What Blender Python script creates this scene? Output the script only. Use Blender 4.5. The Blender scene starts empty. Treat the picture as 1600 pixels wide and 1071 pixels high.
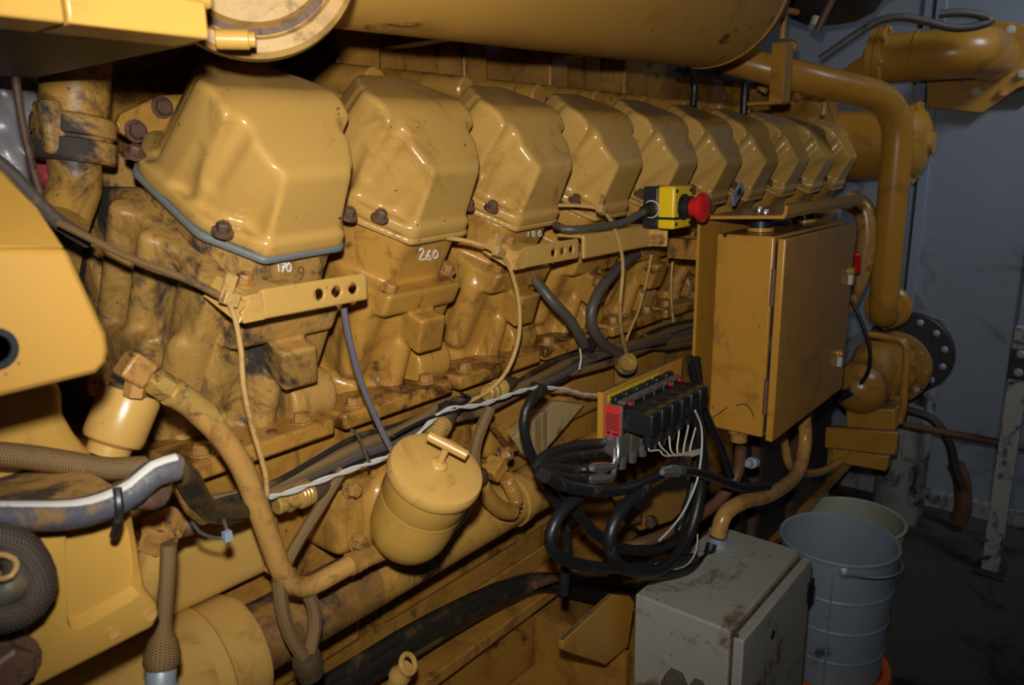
import bpy, bmesh, math, random
import numpy as np
from mathutils import Vector, Matrix
random.seed(7)
SC = bpy.context.scene
COL = SC.collection
H = 1.4                                   # lens height above the floor, metres

# ------------------------------------------------------------------ camera
F_PX, CX, CY = 1180.0, 800.0, 535.5
def _basis():
    dx = np.array([1800-CX, -(234-CY), F_PX]); dx /= np.linalg.norm(dx)
    up = -np.array([910-CX, -(5280-CY), F_PX]); up /= np.linalg.norm(up)
    up = up-up.dot(dx)*dx; up /= np.linalg.norm(up)
    return np.stack([dx, -np.cross(up, dx), up])
RB = _basis()                             # rows: world axes in (right, up, forward)
cam_d = bpy.data.cameras.new('camera'); cam = bpy.data.objects.new('camera', cam_d); COL.objects.link(cam)
cam_d.sensor_width = 36; cam_d.lens = F_PX/1600*36; cam_d.clip_start = 0.02; cam_d.clip_end = 50
M4 = Matrix.Identity(4)
for i in range(3):
    M4[i][0] = RB[i][0]; M4[i][1] = RB[i][1]; M4[i][2] = -RB[i][2]
M4[0][3], M4[1][3], M4[2][3] = 0, 0, H
cam.matrix_world = M4
cam_d.dof.use_dof = True; cam_d.dof.focus_distance = 1.25; cam_d.dof.aperture_fstop = 8.0
SC.camera = cam

# ------------------------------------------------------------------ world, lamps, exposure
w = bpy.data.worlds.new('world'); SC.world = w; w.use_nodes = True
w.node_tree.nodes['Background'].inputs[0].default_value = (0.75, 0.85, 1.0, 1)
w.node_tree.nodes['Background'].inputs[1].default_value = 0.006
def lamp(name, kind, loc, power, size, color, target=None, **kw):
    d = bpy.data.lights.new(name, kind); o = bpy.data.objects.new(name, d); COL.objects.link(o)
    d.energy = power; d.color = color; o.location = loc
    if kind == 'AREA': d.size = size
    else: d.shadow_soft_size = size
    for k, v in kw.items(): setattr(d, k, v)
    if target is not None:
        o.rotation_euler = (Vector(target)-Vector(loc)).to_track_quat('-Z', 'Y').to_euler()
    return o
def at0(px, py): return Vector(ray0(px, py)*2.0)+Vector((0, 0, H))
def ray0(px, py): return RB @ np.array([(px-CX)/F_PX, -(py-CY)/F_PX, 1.0])
def cam_off(r, u, f): return Vector(RB @ np.array([r, u, f]))+Vector((0, 0, H))
lamp('camera_flash', 'SPOT', cam_off(-0.01, 0.085, 0.0), 49.0, 0.016, (1.0, 0.98, 0.94), target=at0(800, 440), spot_size=math.radians(101), spot_blend=1.0)
lamp('far_wall_fill', 'AREA', (2.3, -0.9, 2.75), 5.5, 0.5, (0.80, 0.89, 1.0), target=(3.28, 0.15, 1.75), spread=math.radians(95))  # unseen fill light, added to brighten the far end wall
vs = SC.view_settings
vs.view_transform = 'Standard'; vs.look = 'None'; vs.exposure = 0.0; vs.gamma = 1.0; vs.use_curve_mapping = False

# ------------------------------------------------------------------ pixel rays to points in the room
def ray(px, py): return RB @ np.array([(px-CX)/F_PX, -(py-CY)/F_PX, 1.0])
def at(px, py, Y=None, X=None, Z=None, d=None):
    r = ray(px, py)
    if d is not None: k = d
    elif Y is not None: k = Y/r[1]
    elif X is not None: k = X/r[0]
    else: k = (Z-H)/r[2]
    return Vector((r[0]*k, r[1]*k, r[2]*k+H))
def path(pts, Y=None, X=None):
    out = []
    for p in pts:
        if len(p) == 3: out.append(at(p[0], p[1], Y=p[2]))
        elif X is not None: out.append(at(p[0], p[1], X=X))
        else: out.append(at(p[0], p[1], Y=Y))
    return out

# ------------------------------------------------------------------ materials
MATS = {}
def _n(nt, t, **kw):
    n = nt.nodes.new(t)
    for k, v in kw.items(): setattr(n, k, v)
    return n
def _noise(nt, co, scale, detail=6, rough=0.6, dist=0.0):
    n = _n(nt, 'ShaderNodeTexNoise'); n.inputs['Scale'].default_value = scale; n.inputs['Detail'].default_value = detail
    n.inputs['Roughness'].default_value = rough; n.inputs['Distortion'].default_value = dist
    nt.links.new(co, n.inputs['Vector']); return n
def _ramp(nt, fac, a, b):
    r = _n(nt, 'ShaderNodeMapRange'); r.inputs[1].default_value = a; r.inputs[2].default_value = b
    r.interpolation_type = 'SMOOTHSTEP'; nt.links.new(fac, r.inputs[0]); return r.outputs[0]
def _mix(nt, fac, a, b):
    m = _n(nt, 'ShaderNodeMix', data_type='RGBA')
    if isinstance(fac, (int, float)): m.inputs[0].default_value = fac
    else: nt.links.new(fac, m.inputs[0])
    for s, i in ((a, 6), (b, 7)):
        if isinstance(s, tuple): m.inputs[i].default_value = (*s, 1)
        else: nt.links.new(s, m.inputs[i])
    return m.outputs[2]
def worn(name, base, dirt=(0.03, 0.02, 0.012), amount=0.3, rough=0.4, metal=0.0, scale=9.0, vary=0.12,
         specks=0.0, speck_col=(0.045, 0.027, 0.014), streak=0.0, bump=0.15, bump_scale=60, coat=0.0, rust=0.0, dirt_rough=0.75, spec=0.5, film=0.0, film_col=(0.20, 0.085, 0.02), dust=0.0, dust_col=(0.13, 0.12, 0.11)):
    """painted / bare surface with tonal drift, blotches of dirt, specks, chips and run marks"""
    if name in MATS: return MATS[name]
    m = bpy.data.materials.new(name); m.use_nodes = True; nt = m.node_tree
    b = nt.nodes['Principled BSDF']
    tc = _n(nt, 'ShaderNodeTexCoord'); oi = _n(nt, 'ShaderNodeObjectInfo')
    add = _n(nt, 'ShaderNodeVectorMath', operation='MULTIPLY_ADD')
    cmb = _n(nt, 'ShaderNodeCombineXYZ')
    for i in range(3): nt.links.new(oi.outputs['Random'], cmb.inputs[i])
    nt.links.new(cmb.outputs[0], add.inputs[0]); add.inputs[1].default_value = (7, 5, 3)
    nt.links.new(tc.outputs['Object'], add.inputs[2])
    co = add.outputs[0]
    n1 = _noise(nt, co, scale*0.45, 3)
    c = _mix(nt, n1.outputs['Fac'], tuple(x*(1-vary) for x in base), tuple(min(1, x*(1+vary)) for x in base))
    facs = None
    if film:                               # thin brown oil film in mottled sheets and fine speckle
        nf = _noise(nt, co, scale*1.3, 12, 0.74, 0.9); ff = _ramp(nt, nf.outputs['Fac'], 0.56-0.14*film, 0.72-0.10*film)
        mf = _n(nt, 'ShaderNodeMath', operation='MULTIPLY'); nt.links.new(ff, mf.inputs[0]); mf.inputs[1].default_value = 0.45+0.4*film
        c = _mix(nt, mf.outputs[0], c, film_col)
    if rust:
        nr = _noise(nt, co, scale*1.6, 8, 0.7, 0.6)
        c = _mix(nt, _ramp(nt, nr.outputs['Fac'], 0.70-0.25*rust, 0.76-0.25*rust), c, (0.11, 0.032, 0.012))
    if streak:
        mp = _n(nt, 'ShaderNodeMapping'); mp.inputs['Scale'].default_value = (26, 26, 2.2); nt.links.new(co, mp.inputs['Vector'])
        nsn = _noise(nt, mp.outputs[0], 1.0, 5, 0.65, 0.3)
        f = _ramp(nt, nsn.outputs['Fac'], 0.62-0.2*streak, 0.76-0.2*streak)
        c = _mix(nt, f, c, tuple(x*0.6+y*0.4 for x, y in zip(dirt, base)))
    if amount:
        n2 = _noise(nt, co, scale, 9, 0.68, 0.5)
        f = _ramp(nt, n2.outputs['Fac'], 0.68-0.3*amount, 0.80-0.3*amount)
        c = _mix(nt, f, c, dirt); facs = f
    if specks:
        n3 = _noise(nt, co, scale*15, 3, 0.6)
        f = _ramp(nt, n3.outputs['Fac'], 0.735-0.10*specks, 0.79-0.10*specks)
        c = _mix(nt, f, c, speck_col)
    if dust:                               # settled dust lies on faces that point up
        geo = _n(nt, 'ShaderNodeNewGeometry'); sp = _n(nt, 'ShaderNodeSeparateXYZ'); nt.links.new(geo.outputs['Normal'], sp.inputs[0])
        nd = _noise(nt, co, scale*2, 5, 0.6); up = _ramp(nt, sp.outputs[2], 0.80, 0.97); dn = _ramp(nt, nd.outputs['Fac'], 0.25, 0.65)
        mm = _n(nt, 'ShaderNodeMath', operation='MULTIPLY'); nt.links.new(up, mm.inputs[0]); nt.links.new(dn, mm.inputs[1])
        m2 = _n(nt, 'ShaderNodeMath', operation='MULTIPLY'); nt.links.new(mm.outputs[0], m2.inputs[0]); m2.inputs[1].default_value = dust
        c = _mix(nt, m2.outputs[0], c, dust_col)
    nt.links.new(c, b.inputs['Base Color'])
    b.inputs['Metallic'].default_value = metal
    b.inputs['Specular IOR Level'].default_value = spec
    if facs is not None:
        mr = _n(nt, 'ShaderNodeMapRange'); mr.inputs[3].default_value = rough; mr.inputs[4].default_value = dirt_rough
        nt.links.new(facs, mr.inputs[0]); nt.links.new(mr.outputs[0], b.inputs['Roughness'])
    else: b.inputs['Roughness'].default_value = rough
    if coat:
        b.inputs['Coat Weight'].default_value = coat; b.inputs['Coat Roughness'].default_value = 0.15
    if bump:
        nb = _noise(nt, co, bump_scale, 4, 0.6)
        bp = _n(nt, 'ShaderNodeBump'); bp.inputs['Strength'].default_value = bump; bp.inputs['Distance'].default_value = 0.003
        nt.links.new(nb.outputs['Fac'], bp.inputs['Height']); nt.links.new(bp.outputs[0], b.inputs['Normal'])
    MATS[name] = m; return m
def braid(name, c1, c2, nu=2600, nv=75, rough=0.6, metal=0.0, dirt=(0.05, 0.03, 0.015), amount=0.3):
    """woven sleeve: two crossing wave trains laid along the tube's own length and girth"""
    if name in MATS: return MATS[name]
    m = bpy.data.materials.new(name); m.use_nodes = True; nt = m.node_tree; b = nt.nodes['Principled BSDF']
    tc = _n(nt, 'ShaderNodeTexCoord'); sp = _n(nt, 'ShaderNodeSeparateXYZ'); nt.links.new(tc.outputs['UV'], sp.inputs[0])
    outs = []
    for sgn in (1, -1):
        a = _n(nt, 'ShaderNodeMath', operation='MULTIPLY'); a.inputs[1].default_value = nu; nt.links.new(sp.outputs[0], a.inputs[0])
        q = _n(nt, 'ShaderNodeMath', operation='MULTIPLY_ADD'); q.inputs[1].default_value = sgn*nv; nt.links.new(sp.outputs[1], q.inputs[0]); nt.links.new(a.outputs[0], q.inputs[2])
        s = _n(nt, 'ShaderNodeMath', operation='SINE'); nt.links.new(q.outputs[0], s.inputs[0]); outs.append(s.outputs[0])
    mx = _n(nt, 'ShaderNodeMath', operation='MAXIMUM'); nt.links.new(outs[0], mx.inputs[0]); nt.links.new(outs[1], mx.inputs[1])
    f = _ramp(nt, mx.outputs[0], 0.0, 0.9)
    c = _mix(nt, f, c2, c1)
    n2 = _noise(nt, tc.outputs['Object'], 14, 8, 0.65)
    c = _mix(nt, _ramp(nt, n2.outputs['Fac'], 0.68-0.3*amount, 0.80-0.3*amount), c, dirt)
    nt.links.new(c, b.inputs['Base Color']); b.inputs['Roughness'].default_value = rough; b.inputs['Metallic'].default_value = metal
    bp = _n(nt, 'ShaderNodeBump'); bp.inputs['Strength'].default_value = 0.5; bp.inputs['Distance'].default_value = 0.001
    nt.links.new(mx.outputs[0], bp.inputs['Height']); nt.links.new(bp.outputs[0], b.inputs['Normal'])
    MATS[name] = m; return m

YEL = (0.535, 0.31, 0.078)
YEL2 = (0.49, 0.25, 0.046)
OIL = (0.075, 0.032, 0.012)
SOOT = (0.035, 0.026, 0.022)
m_cover = worn('paint_cover', YEL, (0.30, 0.15, 0.045), 0.3, 0.2, scale=6, specks=0.45, bump=0.05, bump_scale=25, dust=0.65, dust_col=(0.17, 0.12, 0.07), dirt_rough=0.35, film=0.16)
m_cover_top = m_cover
m_cast = worn('paint_casting', YEL2, OIL, 0.36, 0.26, scale=10, specks=0.35, streak=0.3, bump=0.25, bump_scale=70, film=0.55)
m_foot = worn('paint_foot', (0.44, 0.215, 0.04), (0.085, 0.03, 0.008), 0.66, 0.25, scale=11, specks=0.5, bump=0.3, bump_scale=80, dirt_rough=0.35, film=0.75)
m_grime = worn('paint_grimy', (0.47, 0.26, 0.065), SOOT, 0.64, 0.42, scale=9, specks=0.7, streak=0.25, bump=0.45, bump_scale=110, film=0.60)
m_grime2 = worn('paint_soot_thick', (0.40, 0.21, 0.055), (0.07, 0.04, 0.025), 0.72, 0.6, scale=11, specks=0.6, bump=0.5, bump_scale=120)
m_yel = worn('paint_yellow', YEL, OIL, 0.2, 0.3, scale=6, specks=0.2, bump=0.06, film=0.30)
m_yelclean = worn('paint_yellow_clean', (0.51, 0.285, 0.056), (0.25, 0.13, 0.035), 0.2, 0.32, scale=5, specks=0.1, bump=0.05, bump_scale=30, film=0.22)
m_tank = worn('paint_tank', (0.47, 0.25, 0.048), (0.28, 0.13, 0.03), 0.3, 0.42, scale=3, specks=0.05, rust=0.28, bump=0.05, bump_scale=20, film=0.20)
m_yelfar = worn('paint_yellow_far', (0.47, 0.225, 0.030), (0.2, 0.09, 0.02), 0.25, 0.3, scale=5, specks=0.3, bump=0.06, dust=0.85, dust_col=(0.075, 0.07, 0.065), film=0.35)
m_guard_dim = worn('paint_guard_dimmed', (0.34, 0.178, 0.030), (0.25, 0.12, 0.03), 0.25, 0.42, scale=5, specks=0.2, bump=0.08, bump_scale=30, film=0.15)  # guard yellow darkened in colour to offset strong flash light on it
m_flange = worn('paint_flange_worn', (0.42, 0.24, 0.06), (0.16, 0.09, 0.04), 0.55, 0.55, scale=14, specks=0.3, bump=0.2, film=0.50)
m_oily = worn('paint_oily', (0.40, 0.195, 0.035), (0.035, 0.016, 0.007), 0.42, 0.3, scale=6, specks=0.5, streak=0.2, bump=0.2, dirt_rough=0.4, film=0.75)
m_pipe = worn('paint_pipe_oily', (0.47, 0.25, 0.05), (0.03, 0.017, 0.013), 0.54, 0.4, scale=8, specks=0.5, streak=0.35, bump=0.25, dirt_rough=0.55, film=0.70)
m_scorch = worn('paint_scorched', (0.30, 0.15, 0.035), (0.035, 0.018, 0.016), 0.68, 0.45, scale=7, specks=0.6, bump=0.3, film=0.8, film_col=(0.06, 0.026, 0.018))
m_rust = worn('rusty_steel', (0.10, 0.05, 0.028), (0.03, 0.015, 0.01), 0.5, 0.6, scale=40, bump=0.5, bump_scale=200)
m_gasket = worn('gasket_grey', (0.16, 0.17, 0.16), (0.25, 0.15, 0.05), 0.3, 0.45, scale=20, bump=0.1)
m_bolt = worn('bolt_painted', (0.40, 0.2, 0.05), SOOT, 0.5, 0.4, scale=60, bump=0.2, bump_scale=200, film=0.60)
m_boltdark = worn('bolt_rusty', (0.13, 0.065, 0.035), SOOT, 0.5, 0.5, scale=60, bump=0.4, bump_scale=200)
m_steel = worn('bright_steel', (0.55, 0.55, 0.53), (0.1, 0.08, 0.06), 0.3, 0.3, metal=0.9, scale=30, bump=0.1)
m_chrome = worn('chrome_strip', (0.22, 0.21, 0.25), (0.08, 0.07, 0.09), 0.3, 0.22, metal=0.5, scale=20, bump=0.1)
m_zinc = worn('galvanised', (0.34, 0.40, 0.46), (0.08, 0.07, 0.06), 0.25, 0.45, metal=0.25, scale=8, specks=0.4, bump=0.15, bump_scale=40, vary=0.25)
m_black = worn('black_plastic', (0.012, 0.012, 0.014), (0.05, 0.04, 0.03), 0.3, 0.4, scale=20, bump=0.1)
m_rubber = worn('black_rubber_hose', (0.012, 0.012, 0.013), (0.045, 0.038, 0.03), 0.35, 0.42, scale=22, bump=0.25, bump_scale=120)
m_greyhose = worn('grey_hose', (0.085, 0.072, 0.058), (0.18, 0.105, 0.035), 0.42, 0.45, scale=16, bump=0.2)
m_conduit = worn('black_loom', (0.022, 0.019, 0.014), (0.10, 0.062, 0.018), 0.62, 0.35, scale=8, bump=0.3)
m_loom = worn('loom_grey_blue', (0.07, 0.07, 0.085), (0.2, 0.11, 0.03), 0.55, 0.5, scale=9, bump=0.4, bump_scale=150)
m_white = worn('white_wire', (0.52, 0.49, 0.43), (0.2, 0.14, 0.07), 0.35, 0.5, scale=30, bump=0.1)
m_wire = worn('yellowed_wire', (0.50, 0.31, 0.10), (0.2, 0.11, 0.03), 0.4, 0.4, scale=25, bump=0.1, film=0.50)
m_hose = worn('amber_hose', (0.45, 0.24, 0.065), (0.12, 0.055, 0.02), 0.42, 0.25, scale=16, specks=0.4, bump=0.12, dirt_rough=0.4, film=0.60)
m_red = worn('red_plastic', (0.55, 0.012, 0.015), (0.2, 0.01, 0.01), 0.1, 0.32, scale=20, bump=0.0)
m_estop = worn('yellow_plastic', (0.78, 0.52, 0.01), (0.3, 0.2, 0.02), 0.1, 0.35, scale=30, specks=0.2, bump=0.05)
m_estopback = worn('black_grey_plastic', (0.016, 0.018, 0.024), (0.05, 0.04, 0.03), 0.2, 0.4, scale=20, bump=0.05)
m_greybox = worn('grey_enclosure', (0.36, 0.345, 0.30), (0.13, 0.085, 0.03), 0.5, 0.5, scale=7, specks=0.55, streak=0.1, bump=0.08)
m_cream = worn('cream_plastic', (0.42, 0.42, 0.33), (0.2, 0.17, 0.1), 0.2, 0.5, scale=8, bump=0.05)
m_orange = worn('orange_plastic', (0.75, 0.13, 0.02), (0.25, 0.06, 0.01), 0.25, 0.45, scale=15, bump=0.05)
m_wall = worn('wall_paint', (0.23, 0.255, 0.295), (0.10, 0.095, 0.09), 0.45, 0.62, scale=2.2, specks=0.15, speck_col=(0.3, 0.33, 0.38), bump=0.2, bump_scale=90, vary=0.25)
m_trim = worn('wall_trim_paint', (0.22, 0.26, 0.33), (0.08, 0.08, 0.08), 0.3, 0.5, scale=5, bump=0.08)
m_floor = worn('oily_floor', (0.075, 0.064, 0.052), (0.010, 0.008, 0.006), 0.62, 0.55, scale=3.2, specks=0.6, bump=0.3, bump_scale=40, dirt_rough=0.3)
m_ceil = worn('ceiling_dark', (0.12, 0.12, 0.12), SOOT, 0.4, 0.8, scale=2, bump=0.1)
m_duct = worn('sooty_duct', (0.30, 0.29, 0.28), (0.025, 0.02, 0.02), 0.65, 0.5, scale=7, specks=0.5, bump=0.3, streak=0.3)
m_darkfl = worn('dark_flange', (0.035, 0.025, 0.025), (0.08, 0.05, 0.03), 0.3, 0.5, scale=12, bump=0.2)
m_foil = worn('foil_blanket', (0.42, 0.40, 0.42), (0.14, 0.12, 0.12), 0.5, 0.4, metal=0.3, scale=12, bump=0.6, bump_scale=30, vary=0.3)
m_redcloth = worn('red_sealant', (0.35, 0.03, 0.035), (0.1, 0.02, 0.02), 0.4, 0.6, scale=40, bump=0.4)
m_brass = worn('brass_fitting', (0.50, 0.31, 0.08), (0.12, 0.07, 0.02), 0.4, 0.35, metal=0.3, scale=40, bump=0.15, film=0.50)
m_chalk = worn('white_chalk_paint', (0.75, 0.74, 0.68), (0.5, 0.4, 0.25), 0.25, 0.8, scale=90, bump=0.0)
m_labred = worn('red_label', (0.55, 0.03, 0.03), (0.3, 0.02, 0.02), 0.05, 0.5, scale=30, bump=0.0)
m_labyel = worn('yellow_label', (0.55, 0.45, 0.03), (0.3, 0.2, 0.02), 0.2, 0.5, scale=40, bump=0.0)
m_olive = worn('olive_sticker', (0.09, 0.075, 0.012), amount=0.2, rough=0.6, bump=0.0)
m_ink = worn('dark_ink', (0.03, 0.012, 0.012), amount=0, rough=0.7, bump=0.0)
m_brd = braid('braided_sleeve', (0.30, 0.17, 0.055), (0.06, 0.035, 0.015), amount=0.4)
m_brdgrey = braid('braided_steel', (0.30, 0.28, 0.25), (0.05, 0.045, 0.04), metal=0.5, rough=0.45, amount=0.3)
m_brdblk = braid('braided_dark', (0.10, 0.065, 0.045), (0.02, 0.015, 0.012), amount=0.3)
m_strut = worn('flaking_paint', (0.42, 0.30, 0.13), (0.10, 0.05, 0.02), 0.55, 0.4, scale=7, streak=0.6, bump=0.3)
m_brownpipe = worn('rusty_rail', (0.13, 0.06, 0.03), SOOT, 0.4, 0.55, scale=20, bump=0.2)
m_post = worn('white_post_worn', (0.42, 0.40, 0.37), (0.03, 0.025, 0.02), 0.7, 0.6, scale=9, bump=0.2)

# ------------------------------------------------------------------ mesh building
def V(*a): return Vector(a)
class MB:
    def __init__(s): s.v = []; s.f = []; s.uv = {}
    def quadstrip(s, rings, closed=True, cap=True, uvlen=None):
        b = len(s.v); n = len(rings[0])
        for r in rings: s.v.extend([tuple(p) for p in r])
        for i in range(len(rings)-1):
            for j in range(n if closed else n-1):
                k = (j+1) % n
                if uvlen:
                    s.uv[len(s.f)] = [(uvlen[i], j/n), (uvlen[i], (j+1)/n), (uvlen[i+1], (j+1)/n), (uvlen[i+1], j/n)]
                s.f.append((b+i*n+j, b+i*n+k, b+(i+1)*n+k, b+(i+1)*n+j))
        if cap:
            s.f.append(tuple(b+j for j in range(n-1, -1, -1)))
            e = b+(len(rings)-1)*n; s.f.append(tuple(e+j for j in range(n)))
        return s
    def box(s, lo, hi):
        lo, hi = Vector(lo), Vector(hi)
        return s.obox((lo+hi)/2, [V(1, 0, 0), V(0, 1, 0), V(0, 0, 1)], (hi-lo)/2)
    def obox(s, c, ax, h):
        c = Vector(c); b = len(s.v)
        for sx in (-1, 1):
            for sy in (-1, 1):
                for sz in (-1, 1):
                    s.v.append(tuple(c+ax[0]*(sx*h[0])+ax[1]*(sy*h[1])+ax[2]*(sz*h[2])))
        for q in ((0, 1, 3, 2), (4, 6, 7, 5), (0, 4, 5, 1), (2, 3, 7, 6), (0, 2, 6, 4), (1, 5, 7, 3)):
            s.f.append(tuple(b+i for i in q))
        return s
    def prism(s, poly, vec):
        poly = [Vector(p) for p in poly]; vec = Vector(vec); n = len(poly); b = len(s.v)
        s.v.extend([tuple(p) for p in poly]); s.v.extend([tuple(p+vec) for p in poly])
        s.f.append(tuple(b+i for i in range(n))); s.f.append(tuple(b+n+i for i in range(n-1, -1, -1)))
        for i in range(n):
            j = (i+1) % n; s.f.append((b+j, b+i, b+n+i, b+n+j))
        return s
    def lathe(s, o, axis, prof, n=28, phase=0.0):
        o = Vector(o); ax = Vector(axis).normalized()
        t = ax.orthogonal().normalized() if abs(ax.z) > 0.95 else V(0, 0, 1).cross(ax).normalized()
        q = ax.cross(t); rings = []
        for r, h in prof:
            r = max(r, 1e-5)
            rings.append([o+ax*h+(t*math.cos(2*math.pi*i/n+phase)+q*math.sin(2*math.pi*i/n+phase))*r for i in range(n)])
        return s.quadstrip(rings)
    def cyl(s, a, b, r, r2=None, n=20, bev=0.0):
        a, b = Vector(a), Vector(b); L = (b-a).length; r2 = r if r2 is None else r2
        pr = [(r, 0), (r2, L)] if not bev else [(r-bev, 0), (r, bev), (r2, L-bev), (r2-bev, L)]
        return s.lathe(a, b-a, pr, n)
    def tube(s, pts, r, n=10, smooth=True, step=0.012, r_fn=None):
        P = [Vector(p) for p in pts]
        if smooth and len(P) > 2: P = spline(P, step)
        L = [0.0]
        for a, b in zip(P, P[1:]): L.append(L[-1]+(b-a).length)
        T = []
        for i in range(len(P)):
            a = P[max(0, i-1)]; b = P[min(len(P)-1, i+1)]; T.append((b-a).normalized())
        nrm = T[0].orthogonal().normalized(); rings = []
        for i, p in enumerate(P):
            nrm = (nrm-T[i]*nrm.dot(T[i]))
            if nrm.length < 1e-6: nrm = T[i].orthogonal()
            nrm.normalize(); bi = T[i].cross(nrm); rr = r if r_fn is None else r_fn(L[i]/max(L[-1], 1e-6))
            rings.append([p+(nrm*math.cos(2*math.pi*j/n)+bi*math.sin(2*math.pi*j/n))*rr for j in range(n)])
        return s.quadstrip(rings, uvlen=L)
    def hexbolt(s, p, ax, r=0.009, h=0.008, washer=True, ph=0.3):
        ax = Vector(ax).normalized(); p = Vector(p)
        if washer: s.lathe(p, ax, [(r*1.35, -0.002), (r*1.35, 0.0018), (r*0.9, 0.002)], 16)
        s.lathe(p, ax, [(r, 0.0015), (r, h*0.85), (r*0.82, h)], 6, ph); return s
    def build(s, name, mat, parent=None, bevel=0.0, seg=2, angle=35, loc=None):
        me = bpy.data.meshes.new(name)
        o = bpy.data.objects.new(name, me); COL.objects.link(o)
        if parent is not None:
            root = parent
            while root.parent is not None: root = root.parent
            off = Vector(root.location); o.parent = parent
            if parent is not root: off = off+Vector(parent.location)
        else:
            vv = np.array(s.v); off = Vector(loc) if loc is not None else Vector(((vv[:, 0].min()+vv[:, 0].max())/2, (vv[:, 1].min()+vv[:, 1].max())/2, vv[:, 2].min()))
            o.location = off
        me.from_pydata([(x-off.x, y-off.y, z-off.z) for x, y, z in s.v], [], s.f)
        if s.uv:
            ul = me.uv_layers.new(name='along'); 
            for fi, uvs in s.uv.items():
                pl = me.polygons[fi]
                for k, li in enumerate(pl.loop_indices): ul.data[li].uv = uvs[k]
        me.materials.append(mat)
        bm = bmesh.new(); bm.from_mesh(me); bmesh.ops.recalc_face_normals(bm, faces=bm.faces); bm.to_mesh(me); bm.free()
        me.polygons.foreach_set('use_smooth', [True]*len(me.polygons))
        me.set_sharp_from_angle(angle=math.radians(angle))
        if bevel:
            md = o.modifiers.new('edge', 'BEVEL'); md.width = bevel; md.segments = seg; md.limit_method = 'ANGLE'; md.angle_limit = math.radians(40)
            md.harden_normals = False
        return o
def spline(P, step=0.012):
    out = []
    Q = [P[0]*2-P[1]]+list(P)+[P[-1]*2-P[-2]]
    for i in range(1, len(Q)-2):
        a, b, c, d = Q[i-1:i+3]; n = max(2, int((c-b).length/step))
        for k in range(n):
            t = k/n
            out.append(0.5*((2*b)+(c-a)*t+(2*a-5*b+4*c-d)*t*t+(3*b-a-3*c+d)*t**3))
    out.append(P[-1]); return out
def fillet(P, r, n=6):
    """polyline with rounded corners"""
    P = [Vector(p) for p in P]; out = [P[0]]
    for i in range(1, len(P)-1):
        a = (P[i-1]-P[i]); b = (P[i+1]-P[i]); rr = min(r, a.length*0.49, b.length*0.49)
        p0 = P[i]+a.normalized()*rr; p2 = P[i]+b.normalized()*rr
        for k in range(n+1):
            t = k/n; out.append(p0*(1-t)**2+P[i]*2*t*(1-t)+p2*t*t)
    out.append(P[-1]); return out
def tag(o, label, cat, group=None, kind=None):
    o['label'] = label; o['category'] = cat
    if group: o['group'] = group
    if kind: o['kind'] = kind
    return o
def thing(name, label, cat, loc, group=None):
    o = bpy.data.objects.new(name, None); COL.objects.link(o); o.location = Vector(loc); o.empty_display_size = 0.05
    return tag(o, label, cat, group)
def dup(root, loc, label):
    r = root.copy(); COL.objects.link(r); r.location = Vector(loc); r['label'] = label
    for ch in list(root.children):
        c = ch.copy(); COL.objects.link(c); c.parent = r
        for g in list(ch.children):
            d = g.copy(); COL.objects.link(d); d.parent = c
    return r

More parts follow.
